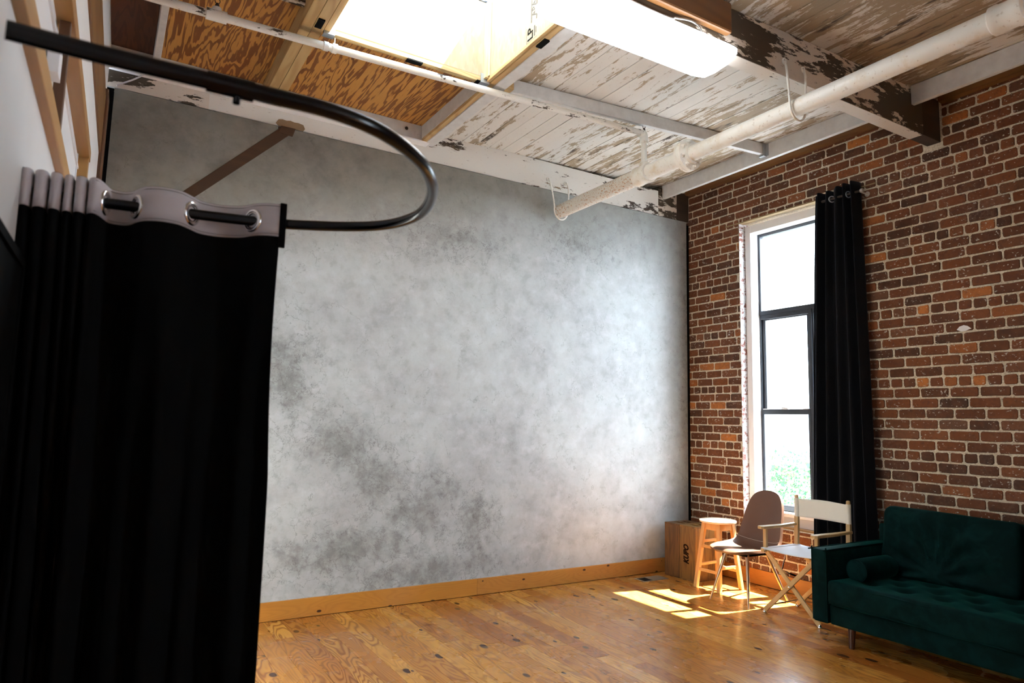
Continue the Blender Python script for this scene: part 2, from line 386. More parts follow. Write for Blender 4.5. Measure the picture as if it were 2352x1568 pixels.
    def cloth(name, col, rough=.9, sheen=0, tint=(1,1,1), sc=900, bs=.2):
        t = NT(name); x, y, z = t.sep(t.co)
        n = t.noise(t.co, 5, 5, .6); f = t.noise(t.scl((1,1,1)), sc/4, 2)
        c2 = t.mix(t.m('MULTIPLY', n, .35), col, tuple(q*.6 for q in col))
        t.bump(f, bs, .001); M[name] = t.P(Base_Color=c2, Roughness=rough, Sheen_Weight=sheen, Sheen_Roughness=.4, Sheen_Tint=(*tint, 1), Specular_IOR_Level=.12 if max(col) < .05 else .4)
    cloth('curtain_black', (.0016,.0016,.0018), .95, 0)
    cloth('curtain_window', (.004,.0045,.006), .85, .08, (.6,.7,1))
    cloth('header_fabric', (.52,.48,.50), .85)
    cloth('canvas', (.80,.76,.66), .85)
    cloth('canvas_seat', (.82,.82,.84), .85)
    t = NT('velvet'); n = t.noise(t.co, 3.5, 5, .6, .6); nap = t.noise(t.co, 11, 4, .6, .8)
    col = t.mix(t.ss(t.m('ADD', t.m('MULTIPLY', n, .5), t.m('MULTIPLY', nap, .5)), .42, .62), (.0010,.0090,.0088), (.0022,.0180,.0176))
    t.bump(t.noise(t.co, 300, 2), .1, .001)
    M['velvet'] = t.P(Base_Color=col, Roughness=.75, Sheen_Weight=.14, Sheen_Roughness=.35, Sheen_Tint=(.03,.5,.42,1), Specular_IOR_Level=.05)
    t = NT('leather'); vo = t.n('ShaderNodeTexVoronoi', {'feature': 'DISTANCE_TO_EDGE'}, Vector=t.co, Scale=260).outputs['Distance']
    n = t.noise(t.co, 6, 4); t.bump(vo, .15, .001)
    M['leather'] = t.P(Base_Color=t.mix(n, (.085,.036,.018), (.115,.050,.026)), Roughness=.42)
    M['stitch'] = simple('stitch', (.55,.48,.40), .8)
    # thin window glass: clear with a faint reflection
    t = NT('window_glass'); tr = t.n('ShaderNodeBsdfTransparent', None, Color=(.96,.98,.97,1)); gl = t.n('ShaderNodeBsdfGlossy', None, Roughness=.02)
    mx = t.n('ShaderNodeMixShader', None, _0=.05, _1=tr, _2=gl); t.t.links.new(mx.outputs[0], t.out.inputs[0]); M['glass'] = t.mat
    # light diffuser
    t = NT('diffuser'); M['diffuser'] = t.P(Base_Color=(.9,.9,.9), Roughness=.4, Emission_Color=(.93,.96,1,1), Emission_Strength=DIFF)
    # outside
    t = NT('leaf'); b = t.bid(); r = t.rnd(b)
    col = t.ramp(r, [(0, (.04,.10,.055)), (.5, (.08,.16,.08)), (1, (.17,.22,.09))])
    df = t.n('ShaderNodeBsdfDiffuse', None, Color=col); tl = t.n('ShaderNodeBsdfTranslucent', None, Color=col)
    mx = t.n('ShaderNodeMixShader', None, _0=.45, _1=df, _2=tl); t.t.links.new(mx.outputs[0], t.out.inputs[0]); M['leaf'] = t.mat
    M['bark'] = simple('bark', (.12,.09,.06), .9)
    M['facade'] = simple('facade', (.62,.62,.60), .8); M['facade_glass'] = simple('facade_glass', (.30,.36,.40), .1)
    M['asphalt'] = simple('asphalt', (.30,.31,.33), .9)

# ------------------------------------------------------------------ light levels
DIFF = 4.0
SUN = 32.0
SKY = 8.0
EXPO = 1.85
build_materials()

XR = 5.44           # brick face
YB = 5.25           # grey wall face
def zc(x): return 4.065 + .035*(x - 5.0)      # underside of the roof boards
def XL(y): return -.146 - .0175*(5.25 - y)    # face of the left wall
def lw(x, y, z): return (x + XL(y), y, z)     # x measured from the left wall's face

# ================================================================== FLOOR
mb = MB(); mb.box((-.6, -4.6, -.12), (5.9, 5.6, -.012), 1)
x = -.45; k = 0
while x < 5.46:
    w = random.choice((.118, .122, .126, .115)); y = -4.5 - random.random()*2
    while y < 5.4:
        l = random.uniform(1.2, 3.2); k += 1; y0 = max(y, -4.5); y1 = min(y + l, 5.4)
        if y1 > y0 + .01: mb.box((x + .0008, y0 + .0008, -.012), (x + w - .0008, y1 - .0008, 0), 0, k*.37)
        y += l
    x += w
struct(obj('floor', mb, [M['floor_pine'], M['ink']]))

# ================================================================== WALLS
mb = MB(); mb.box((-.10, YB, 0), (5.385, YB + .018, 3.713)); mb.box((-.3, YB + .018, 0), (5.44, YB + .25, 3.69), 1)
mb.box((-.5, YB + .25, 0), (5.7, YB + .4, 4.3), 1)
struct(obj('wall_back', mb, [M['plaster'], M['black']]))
mb = MB(); mb.box((-.6, -4.7, 0), (5.9, -4.5, 4.3)); struct(obj('wall_front', mb, M['drywall']))

# brick wall with its window opening
WY0, WY1, WZ0, WZ1 = 3.285, 4.576, .555, 3.545
mb = MB(); xm = XR + .0055
OPEN = ((-3.60, -2.31), (WY0, WY1)); ya = -4.6  # first opening serves the unseen window added for light
for p, q in OPEN:
    mb.box((xm, ya, 0), (5.68, p, 4.3), 0); mb.box((xm, p, 0), (5.68, q, WZ0), 0); mb.box((xm, p, WZ1), (5.68, q, 4.3), 0); ya = q
mb.box((xm, ya, 0), (5.68, 5.5, 4.3), 0)
def brick(y0, y1, z0, z1, bid):
    j = .0066; y0 += j; y1 -= j; z0 += j; z1 -= j
    if y1 - y0 < .02 or z1 - z0 < .02: return
    cr = min(.009, (y1-y0)*.3); J = lambda a=.0022: random.uniform(-a, a); ym = (y0+y1)/2
    o = [(y0+cr, z0), (ym, z0), (y1-cr, z0), (y1, z0+cr), (y1, z1-cr), (y1-cr, z1), (ym, z1), (y0+cr, z1), (y0, z1-cr), (y0, z0+cr)]
    o = [(a+J(), b+J()) for a, b in o]; xf = XR - random.uniform(-.001, .004); n = len(o); yc, zc_ = ym, (z0+z1)/2
    ins = lambda a, b, d: (a + (d if a < yc else -d), b + (d if b < zc_ else -d))
    vs = [(xm+.001, a, b) for a, b in o] + [(xf+.003, *ins(a, b, .0008)) for a, b in o] + [(xf, *ins(a, b, .0035)) for a, b in o]
    fs = [(i, (i+1) % n, n+(i+1) % n, n+i) for i in range(n)] + [(n+i, n+(i+1) % n, 2*n+(i+1) % n, 2*n+i) for i in range(n)] + [tuple(range(2*n, 3*n))]
    mb.add(vs, fs, 1, bid)
H = .081; k = 0
for row in range(0, 52):
    z0 = 1.285 - H/2 - 15*H + row*H; z1 = z0 + H
    hd = (row - 15) % 7 == 0; L = .1015 if hd else .2075
    y = -4.5 - random.uniform(0, .03) - (L/2 if row % 2 else 0)
    while y < 5.32:
        k += 1; Lr = L + random.uniform(-.006, .006); a, b = y, min(y + Lr, 5.33); y += Lr
        za, zb = max(z0, .12), z1
        if zb < .14 or za > 4.2: continue
        # beam pocket left open
        if b > 2.60 and a < 2.74 and zb > 3.73: 
            if a < 2.60: brick(a, 2.60, za, zb, k*.61)
            if b > 2.74: brick(2.74, b, za, zb, k*.61)
            continue
        hit = [w_ for w_ in OPEN if b > w_[0] and a < w_[1]] if zb > WZ0 and za < WZ1 else []
        if hit:
            p, q = hit[0]
            if a < p: brick(a, p, za, zb, k*.61)
            if b > q: brick(q, b, za, zb, k*.61)
            if za < WZ0 - .03: brick(max(a, p), min(b, q), za, WZ0, k*.61)
            if zb > WZ1 + .03: brick(max(a, p), min(b, q), WZ1, zb, k*.61)
            continue
        brick(a, b, za, zb, k*.61)
# whitewashed side faces of the opening
mb.box((XR+.002, WY1-.002, WZ0), (5.60, WY1+.0, WZ1), 2); mb.box((XR+.002, WY0, WZ0), (5.60, WY0+.002, WZ1), 2)
struct(obj('wall_right', mb, [M['mortar'], M['brick'], M['painted_brick']]))

# left wall, built around its high window
OZ0, OZ1, OY0, OY1 = 2.29, 2.79, 1.15, 4.02
mb = MB()
for a, b in (((-.14, -4.6, 0), (0, OY0, 3.16)), ((-.14, OY1, 0), (0, 5.24, 3.16)), ((-.14, OY0, 0), (0, OY1, OZ0)), ((-.14, OY0, OZ1), (0, OY1, 3.16)), ((-.14, -4.6, 3.16), (-.012, 5.24, 4.2)), ((-.14, OY0, OZ0), (-.06, OY1, OZ1))):
    mb.box(a, b, 0, 0, lw)
mb.box((-.02, -4.6, 3.55), (.004, 5.20, 3.99), 0, 0, lw)
struct(obj('wall_left', mb, M['drywall']))
mb = MB(); mb.box((-.24, -.6, 0), (-.150, 1.085, 3.3)); struct(obj('wall_left.001', mb, M['drywall'], bevel=.006))

# baseboards
mb = MB(); mb.box((-.14, YB-.018, .004), (2.86, YB, .137), 0, 1.3); mb.box((2.862, YB-.018, .004), (5.40, YB, .137), 0, 3.9)
mb.box((-.14, YB-.012, 0), (5.4, YB, .004), 1); struct(obj('baseboard_back', mb, [M['base_pine_x'], M['ink']], bevel=.0015))
mb = MB(); mb.box((XR-.020, 3.55, .006), (XR+.005, 5.23, .143), 0, 2.2); mb.box((XR-.020, -4.4, .006), (XR+.005, 3.548, .143), 0, 5.2)
mb.box((XR-.012, -4.4, 0), (XR+.005, 5.2, .006), 1); struct(obj('baseboard_right', mb, [M['base_pine_y'], M['ink']], bevel=.0015))

# ================================================================== CEILING
mb = MB(); k = 0
def plank_run(x0, x1, y0, y1):
    global k
    x = x0
    while x < x1 - .01:
        w = random.choice((.137, .142, .148)); xe = min(x + w, x1); k += 1; g = random.choice((.0012, .0018, .004))
        dz = random.uniform(-.002, .002); ys = y0
        while ys < y1:
            l = random.uniform(1.8, 4.5); ye = min(ys + l, y1)
            if y1 - ye < .5: ye = y1
            k += 1
            za, zb = zc(x) + dz, zc(xe) + dz
            v = [(x+g, ys, za), (xe-g, ys, zb), (xe-g, ye-.001, zb), (x+g, ye-.001, za), (x+g, ys, za+.03), (xe-g, ys, zb+.03), (xe-g, ye-.001, zb+.03), (x+g, ye-.001, za+.03)]
            mb.add(v, [(0,3,2,1),(4,5,6,7),(0,1,5,4),(1,2,6,5),(2,3,7,6),(3,0,4,7)], 0, k*.43); ys = ye
        x = xe
plank_run(2.30, 5.66, 2.70, 5.45); plank_run(-.40, 5.66, -4.55, 2.66)
struct(obj('ceiling', mb, M['peel_planks']))
mb = MB()   # roof deck over the boards, open at the skylight
for a, b in (((-.6, -4.7, 4.13), (5.9, 2.93, 4.25)), ((-.6, 4.06, 4.13), (5.9, 5.7, 4.25)), ((-.6, 2.93, 4.13), (.98, 4.06, 4.25)), ((2.19, 2.93, 4.13), (5.9, 4.06, 4.25))): mb.box(a, b)
struct(obj('ceiling.001', mb, M['black']))
mb = MB(); mb.box((.155, 2.72, 3.992), (.98, 5.26, 4.01)); mb.box((.98, 4.06, 3.992), (2.21, 5.26, 4.01)); struct(obj('ceiling.002', mb, M['plywood_orange']))
mb = MB(); mb.box((-.25, 2.72, 3.992), (.11, 5.26, 4.01)); struct(obj('ceiling.003', mb, M['plywood_dark']))

# beams and joists
mb = MB()
mb.box((-.16, YB+.012, 3.722), (5.44, YB+.10, 4.0), 0, 1.0); b0 = mb
o = obj('ceiling_beam', mb, [M['peel_beam_light']], None, bevel=.004)
tag(o, 'long white painted beam with flaking paint running along the top of the grey wall', 'beam')
mb2 = MB(); mb2.box((4.98, YB+.010, 3.722), (5.25, YB+.02, 4.04), 0, 4.0); obj('paint_loss', mb2, M['peel_beam'], o)['label'] = 'worn brown end of the beam beside the brick'
mb2 = MB(); mb2.box((-.16, YB+.010, 3.722), (.50, YB+.02, 3.86), 0, 4.0); obj('paint_loss', mb2, M['peel_beam'], o)
mb2 = MB(); mb2.box((5.25, YB+.008, 3.722), (5.43, YB+.02, 4.04), 0, 4.0); obj('bare_end', mb2, M['dark_wood'], o)
mb2 = MB(); pl = [(.98,3.742),(1.0,3.775),(1.03,3.782),(1.06,3.778),(1.09,3.785),(1.12,3.779),(1.15,3.782),(1.19,3.775),(1.205,3.745),(1.19,3.722),(1.0,3.722)]
mb2.prism(pl, lambda a, b, t: (a, t, b), YB+.0095, YB+.0115); obj('bare_patch', mb2, wood('bare_patch_wood', (.30,.20,.11), (.20,.12,.06), 'x', 1.4, .6, 10), o)['label'] = 'bare brown patch above the diagonal brace'

BY0, BY1, BZ = 2.61, 2.715, 3.72
mb = MB(); n = 20
mb.box((-.20, BY0, BZ-.03), (5.20, BY1, 4.06), 0, 0, lambda x, y, z: (x, y, z if z < 3.9 else zc(x)-.002))
mb.v = [(x, y, (z + .008*(x-1.2)) if z < 3.8 else z) for x, y, z in mb.v]
o = obj('ceiling_beam', mb, M['peel_beam'], None, bevel=.005)
tag(o, 'deep crossing beam with dark brown patches showing through flaking cream paint, above the long light', 'beam')
mb = MB(); mb.box((-.195, BY0+.002, BZ-.033), (5.19, BY1-.002, BZ-.029), 0, 0, lambda x, y, z: (x, y, z + .008*(x-1.2))); obj('underside', mb, M['peel_beam_light'], o)['label'] = 'paler flaking underside, bounced floor light put into its colour'  # lighter paint carries the light bounced up from the floor
mb = MB(); mb.box((5.20, BY0+.001, 3.722), (5.47, BY1-.001, 4.06)); obj('bare_end', mb, M['dark_wood'], o, bevel=.003)['label'] = 'dark unpainted beam end set into the brick wall'
mb = MB(); mb.box((1.08, BY0-.05, 3.79), (3.02, BY0-.001, 3.985), 0, 2.0, lambda x, y, z: (x, y, z if z < 3.9 else zc(x)-.012))
tag(obj('wood_block', mb, M['brown_x'], None, bevel=.012), 'smooth brown board bolted high on the flaking crossing beam', 'board')

mb = MB(); mb.box((5.03, BY1+.004, 3.915), (5.07, YB+.005, zc(5.05)-.006))
tag(obj('roof_joist', mb, M['white_paint'], None, bevel=.003), 'white joist above the window, between crossing beam and grey wall', 'joist', )
mb = MB(); mb.box((5.03, -4.45, 3.915), (5.07, BY0-.006, zc(5.05)-.006))
tag(obj('roof_joist', mb, M['white_paint'], None, bevel=.003), 'white joist along the brick wall at the top right corner of the picture', 'joist')
mb = MB(); mb.box((5.37, BY1+.03, 4.02), (XR+.02, YB, 4.06)); mb.box((5.37, -4.4, 4.02), (XR+.02, BY0-.03, 4.06))
o = obj('trim_1', mb, M['brown_y']); struct(o)
# grey cross joist carrying the boards
o = thing('roof_joist', 'pale grey cross joist under the flaking boards, between skylight and window wall', 'joist')
mb = MB(); p0 = (2.38, 4.03); p1 = (5.025, 3.905)
def jj(x): return p0[1] + (p1[1]-p0[1])*(x-p0[0])/(p1[0]-p0[0])
vs = []
for x in (p0[0], p1[0]):
    for yy, dz in ((0, -.105), (.042, -.105), (.042, -.004), (0, -.004)): vs.append((x, jj(x)+yy, zc(x)+dz))
mb.add(vs, [(0,1,2,3),(4,7,6,5),(0,4,5,1),(1,5,6,2),(2,6,7,3),(3,7,4,0)]); obj('timber', mb, M['white_paint'], o, bevel=.003)
mb = MB(); mb.box((4.985, jj(5)-.008, 3.945), (5.028, jj(5)-.004, 4.055)); mb.box((4.985, jj(5)-.008, 3.941), (5.028, jj(5)+.05, 3.945)); mb.box((5.024, jj(5)-.03, 3.945), (5.028, jj(5)+.07, 4.055))
obj('joist_hanger', mb, M['galv'], o)['label'] = 'grey metal hanger holding the joist end'
mb = MB(); mb.box((2.302, 4.00, 3.87), (2.378, 4.075, 3.94)); obj('end_block', mb, M['raw_pine_y'], o, bevel=.003)

# skylight bay framing
o = thing('bay_joist', 'white edged double joist right of the skylight', 'joist')
mb = MB(); mb.box((2.212, 2.72, 3.845), (2.30, 5.185, 3.99)); obj('painted_board', mb, M['white_paint'], o, bevel=.003)
mb = MB(); mb.box((2.172, 2.72, 3.852), (2.211, 5.185, 3.99), 0, 1.7); obj('bare_board', mb, [M['raw_pine_y']], o, bevel=.002)
mb = MB(); mb.box((2.168, 4.06, 3.875), (2.1718, 5.184, 3.991)); obj('painted_face', mb, M['white_paint'], o)
o = thing('bay_joist', 'raw pine double joist left of the skylight, crossing above the black rail', 'joist')
for k, (a, b) in enumerate(((.853, .918), (.920, .985))):
    mb = MB(); mb.box((a, 2.72, 3.85), (b, 5.183, 3.991), 0, 3.3+k); obj('board', mb, M['raw_pine_y'], o, bevel=.003)
mb = MB(); mb.box((.845, 5.09, 3.842), (.993, 5.184, 3.848)); mb.box((.845, 5.09, 3.842), (.851, 5.184, 3.94)); mb.box((.987, 5.09, 3.842), (.993, 5.184, 3.94)); obj('joist_hanger', mb, M['galv'], o)
mb = MB(); mb.box((.112, 2.72, 3.862), (.154, 5.183, 3.991))
tag(obj('bay_joist', mb, M['white_paint'], None, bevel=.003), 'narrow white joist between dark and orange plywood', 'joist')
mb = MB(); mb.box((.156, 3.90, 3.93), (.851, 3.94, 3.991))
tag(obj('bay_joist', mb, M['peel_beam_light'], None, bevel=.003), 'short white cross board above the orange plywood at the top edge', 'joist')
o = thing('ledger_board', 'pale board on the beam above the grey wall, along the plywood bay', 'board')
mb = MB(); mb.box((-.16, 5.188, 3.858), (2.30, YB+.011, 3.99)); obj('board', mb, M['white_paint'], o, bevel=.002)
mb = MB(); mb.box((-.16, 5.17, 3.842), (2.24, YB+.009, 3.857)); obj('trim_strip', mb, M['white_trim'], o, bevel=.002)
text('pencil_mark', '16', .085, M['pencil'], o, Matrix(((1,0,0,2.125),(0,0,1,5.1875),(0,1,0,3.905),(0,0,0,1))) , sx=.9, bold=-.004)
mb = MB(); mb.lathe([(.001, -.004), (.014, -.003), (.015, 0)], (2.03, 5.188, 3.935), (0,1,0), 14); obj('screw', mb, M['dark_metal'], o)

# skylight shaft
o = thing('skylight', 'roof skylight with pale strand board shaft and overexposed glazing', 'skylight')
SX0, SX1, SY0, SY1, SZ0, SZ1 = 1.03, 2.145, 2.96, 3.995, 3.872, 4.45
mb = MB(); mb.box((SX0-.02, SY1, SZ0+.02), (SX1+.02, SY1+.018, SZ1)); obj('side_panel', mb, M['strand_board'], o)
mb = MB(); mb.box((SX1, SY0, SZ0+.008), (SX1+.018, SY1, SZ1)); rp = obj('side_panel', mb, M['strand_board'], o)
mb = MB(); mb.box((SX0-.018, SY0, SZ0+.008), (SX0, SY1, SZ1)); obj('side_panel', mb, M['strand_board'], o)
mb = MB(); mb.box((SX0-.02, SY0-.018, SZ0+.02), (SX1+.02, SY0, SZ1)); obj('side_panel', mb, M['strand_board'], o)
mb = MB(); mb.box((SX1-.028, SY1-.042, SZ0), (SX1-.001, SY1-.001, SZ1-.01)); mb.box((SX1-.012, SY1-.058, SZ0+.01), (SX1-.001, SY1-.042, SZ1-.01)); obj('corner_post', mb, M['raw_pine_z'], o, bevel=.002)
mb = MB(); mb.box((SX0-.035, SY1+.001, 3.855), (SX1+.02, SY1+.04, 3.99), 0, 5.0); obj('header_board', mb, M['raw_pine_x'], o, bevel=.002)
mb = MB(); mb.box((SX0-.035, SY0-.04, 3.855), (SX1+.02, SY0-.001, 3.99), 0, 6.0); obj('header_board', mb, M['raw_pine_x'], o, bevel=.002)
mb = MB(); mb.box((SX0-.04, SY0, 3.858), (SX0-.002, SY1, 3.99), 0, 5.4); obj('trimmer_board', mb, M['raw_pine_y'], o, bevel=.002)
mb = MB(); mb.box((SX1-.001, SY0, 3.858), (SX1+.024, SY1+.02, 3.88), 0, 7.0); obj('trimmer_board', mb, M['raw_pine_y'], o, bevel=.002)
for p, q in (((1.55, 3.992, 3.848), (1.66, 4.036, 3.8565)), ((2.175, 3.30, 3.8415), (2.215, 3.40, 3.8525)), ((.925, 3.86, 3.8415), (.965, 3.96, 3.8505)), ((2.07, 3.99, 3.846), (2.165, 4.04, 3.8565))):
    mb = MB(); mb.box(p, q); obj('clip', mb, M['black'], o)['label'] = 'small black clip on the opening edge'
for cx, cy in ((SX0-.01, SY1+.01), (SX1-.02, SY1+.01)): mb = MB(); mb.box((cx-.03, cy-.02, 3.843), (cx+.04, cy+.03, 3.848)); mb.box((cx-.03, cy-.022, 3.843), (cx+.04, cy-.018, 3.91)); obj('corner_bracket', mb, M['galv'], o)
mb = MB()
for a, b in (((SX0-.03, SY1-.0, SZ1), (SX1+.03, SY1+.05, SZ1+.07)), ((SX0-.03, SY0-.05, SZ1), (SX1+.03, SY0, SZ1+.07)), ((SX0-.05, SY0-.05, SZ1), (SX0, SY1+.05, SZ1+.07)), ((SX1, SY0-.05, SZ1), (SX1+.05, SY1+.05, SZ1+.07))): mb.box(a, b)
obj('frame', mb, simple('skylight_frame', (.62,.63,.66), .4), o)
mb = MB(); mb.box((SX0, SY1-.008, SZ1+.002), (SX1, SY1-.0005, SZ1+.012)); obj('frame_seal', mb, M['black_frame'], o)
mb = MB(); mb.box((SX0-.01, SY0-.01, SZ1+.04), (SX1+.01, SY1+.01, SZ1+.046)); obj('pane', mb, M['glass'], o)
# factory stamps on the right hand panel (text runs upwards)
def onwall(y, z, x=SX1-.0006): return Matrix(((0,0,-1,x),(0,1,0,y),(1,0,0,z),(0,0,0,1)))
text('stamp', 'LP', .088, M['ink'], rp, onwall(3.418, 3.930), bold=.002)
text('stamp', 'APA', .062, M['ink_soft'], rp, onwall(3.378, 4.085), bold=.001, sx=.95)
mb = MB()
for y in (3.345, 3.405): mb.box((SX1-.0012, y, 4.0), (SX1-.0002, y+.004, 4.17)); mb.box((SX1-.0012, y+.007, 4.0), (SX1-.0002, y+.009, 4.17))
mb.box((SX1-.0012, 3.366, 3.895), (SX1-.0002, 3.378, 3.965)); mb.box((SX1-.0012, 3.352, 3.91), (SX1-.0002, 3.358, 3.95))
for a, b in (((3.462, 3.880), (3.464, 3.985)), ((3.342, 3.880), (3.464, 3.882))): mb.box((SX1-.0012, a[0], a[1]), (SX1-.0002, b[0], b[1]))
obj('stamp', mb, M['ink_soft'], rp)

# ================================================================== LEFT WALL: high window, plate, corner board
o = thing('window_2', '', ''); del o['label']; del o['category']; struct(o)
mb = MB(); mb.box((-.055, OY0, OZ0-.032), (.024, OY1+.02, OZ0+.036), 0, 1.0, lw); obj('sill', mb, M['honey_y'], o, bevel=.003)
mb = MB(); mb.box((-.055, OY0, OZ1-.012), (.012, OY1+.06, OZ1+.045), 0, 2.0, lw); obj('head_trim', mb, M['honey_y'], o, bevel=.003)
mb = MB(); mb.box((-.055, OY1-.01, OZ0-.02), (.008, OY1+.05, OZ1), 0, 3.0, lw); obj('side_trim', mb, M['honey_z'], o, bevel=.003)
mb = MB(); mb.box((-.030, 2.60, OZ0+.02), (.002, 2.64, OZ1-.012), 0, 4.0, lw); obj('mullion', mb, M['brown_z'], o, bevel=.003)
mb = MB(); mb.box((-.058, OY0, OZ0+.02), (-.04, OY1, OZ1-.01), 0, 0, lw)
for zz in (OZ0+.05, OZ0+.075, OZ1-.08): mb.box((-.04, OY0, zz), (-.032, OY1, zz+.012), 0, 0, lw)
for yy in (1.75, 2.70, 3.94): mb.box((-.04, yy, OZ0+.02), (-.034, yy+.02, OZ1-.02), 0, 0, lw)
obj('sash', mb, M['white_trim'], o)
mb = MB(); mb.box((-.034, 2.42, OZ0+.225), (-.002, 2.50, OZ0+.315), 0, 0, lw); mb.tube([lw(-.012, 2.41, OZ0+.30), lw(-.006, 2.40, OZ0+.30), lw(.004, 2.41, OZ0+.295)], .005, 8); obj('opener', mb, M['white_trim'], o, bevel=.006)
mb = MB(); mb.tube([lw(-.03, 2.52, OZ0+.13), lw(-.008, 2.52, OZ0+.13)], .006, 10); obj('latch', mb, M['latch'], o)
mb = MB(); mb.box((-.03, -4.4, 3.155), (.010, 5.10, 3.55), 0, 1.0, lw); struct(obj('trim_2', mb, M['brown_y'], bevel=.004))
mb = MB(); mb.box((-.02, 5.02, .0), (.024, 5.235, 3.60), 0, 1.0, lw); struct(obj('trim_3', mb, M['brown_z'], bevel=.006))
mb = MB(); mb.box((-.02, 5.235, .0), (.045, 5.249, 3.70), 0, 1.0, lw); struct(obj('gap_strip', mb, M['black']))  # black strip standing in for the dark gap at the corner
# black board hanging low on the left wall
o = thing('wall_board', 'black board on the left wall at the edge of the picture, left of the black curtain', 'board', (XL(1.5), 1.5, .9))
def lw2(x, y, z): p = lw(x, y, z); return (p[0]-XL(1.5), p[1]-1.5, p[2]-.9)
mb = MB(); mb.box((.004, 1.20, .35), (.024, 1.875, 1.815), 0, 0, lw2); obj('panel', mb, M['black'], o, bevel=.003)
mb = MB(); mb.box((.002, 1.195, .345), (.030, 1.215, 1.82), 0, 0, lw2); mb.box((.002, 1.86, .345), (.030, 1.88, 1.82), 0, 0, lw2); mb.box((.002, 1.195, 1.80), (.030, 1.88, 1.82), 0, 0, lw2); mb.box((.002, 1.195, .345), (.030, 1.88, .365), 0, 0, lw2); obj('frame', mb, M['black'], o)

# diagonal brace let into the grey wall
mb = MB(); pl = [(1.0, 3.712), (1.125, 3.712), (1.10, 3.675), (.40, 2.985), (-.09, 2.50), (-.09, 2.61), (.30, 2.99), (1.0, 3.69)]
mb.prism(pl, lambda a, b, t: (a, t, b), YB-.006, YB+.004); mb.prism([(1.02, 3.722), (1.13, 3.722), (1.11, 3.655), (1.0, 3.66)], lambda a, b, t: (a, t, b), YB-.010, YB+.004)
tag(obj('diagonal_brace', mb, M['brace_wood'], None, bevel=.003), 'brown diagonal timber brace let into the upper left of the grey wall', 'brace')
mb = MB(); mb.tube([(-.09, YB+.004, 3.735), (.0, YB+.003, 3.80), (.07, YB-.02, 3.85)], .006, 8)
tag(obj('cord', mb, M['header_fabric'], None, 40), 'thin pale cord slanting across the flaking beam in the upper left corner', 'cord')

# ================================================================== CEILING LIGHT
o = thing('ceiling_light', 'long white wraparound light fixed under the flaking crossing beam', 'light', (2.46, 2.735, 3.64), math.radians(-.6))
LH = .625
def lightprof(k):   # cross section (y, z)
    return [(-.165, .078), (-.160, .045), (-.135, .015), (-.09, -.012), (0, -.022), (.09, -.012), (.135, .015), (.160, .045), (.165, .078)]
mb = MB(); rows = []
for x, s in ((-LH, .25), (-LH+.006, .62), (-LH+.03, .86), (-LH+.09, 1), (LH-.09, 1), (LH-.03, .86), (LH-.006, .62), (LH, .25)):
    rows.append([(x, y*(.80+.20*s) if abs(y) > .01 else 0, .06+(z-.06)*s if z < .06 else z) for y, z in lightprof(0)])
mb.grid(rows); mb.add(rows[0], [tuple(range(9))]); mb.add(rows[-1], [tuple(range(9))])
obj('diffuser', mb, M['diffuser'], o, 50)
mb = MB(); mb.box((-LH+.02, -.14, .064), (LH-.02, .14, .079)); mb.box((-.5, -.03, .079), (.5, .03, .088)); obj('housing', mb, M['white_trim'], o)
mb = MB(); pts = []
base = [(.6, 2.60, 3.80), (2.0, 2.598, 3.752), (2.50, 2.598, 3.742), (2.60, 2.595, 3.760), (2.70, 2.588, 3.775), (2.765, 2.585, 3.76), (2.79, 2.59, 3.725), (2.79, 2.61, 3.69)]
def smooth_path(P, n=8, closed=False):
    P = [Vector(p) for p in P]; out = []; N = len(P)
    for i in range(N if closed else N-1):
        g = lambda j: P[j % N] if closed else P[max(0, min(N-1, j))]
        a, b, c, d = g(i-1), g(i), g(i+1), g(i+2)
        for t in range(n):
            t /= n; out.append(.5*((2*b) + (c-a)*t + (2*a-5*b+4*c-d)*t*t + (3*b-a-3*c+d)*t**3))
    if not closed: out.append(P[-1])
    return out
sp = smooth_path(base, 40); rr = [.0075 if i % 2 else .0060 for i in range(len(sp))]
mb.tube(sp, rr, 8); tag(obj('conduit', mb, M['conduit'], None, 80), 'flexible metal conduit curling along the crossing beam behind the long light', 'cable')

# ================================================================== PIPES
o = thing('sprinkler_main', 'thick cream painted pipe running from the grey wall over the room', 'pipe', (3.63, 5.18, 3.5))
L0 = (3.63, 5.18, 3.5)
def yl(y): return (0, y - 5.18, 0)
mb = MB(); mb.tube([yl(5.185), yl(4.05)], .066, 32); obj('pipe', mb, M['pipe_rusty'], o, 40)['label'] = 'rust speckled end of the pipe'
mb = MB(); mb.tube([yl(4.07), yl(3.56)], .064, 32); obj('pipe', mb, M['pipe_cream'], o, 40)
mb = MB(); mb.tube([yl(3.56), yl(-4.4)], .0575, 32); obj('pipe', mb, M['pipe_cream'], o, 40)
mb = MB(); mb.lathe([(.067, 0), (.078, .004), (.08, .03), (.076, .045), (.076, .11), (.08, .125), (.079, .15), (.067, .155)], yl(3.93), (0,1,0)); mb.tube([(0, -1.18, .05), (0, -1.18, .105)], .034, 20); mb.lathe([(.03, 0), (.040, .0), (.040, .03), (.034, .035)], (0, -1.18, .065)); obj('tee_fitting', mb, M['pipe_cream'], o, 40)
mb = MB(); mb.lathe([(.06, 0), (.075, .0), (.077, .02), (.118, .03), (.120, .052), (.120, .06), (.117, .061), (.117, .064), (.120, .065), (.120, .088), (.116, .092), (.07, .096), (.064, .13)], yl(3.46), (0,1,0), 40); fl = obj('flange', mb, M['pipe_cream'], o, 35)
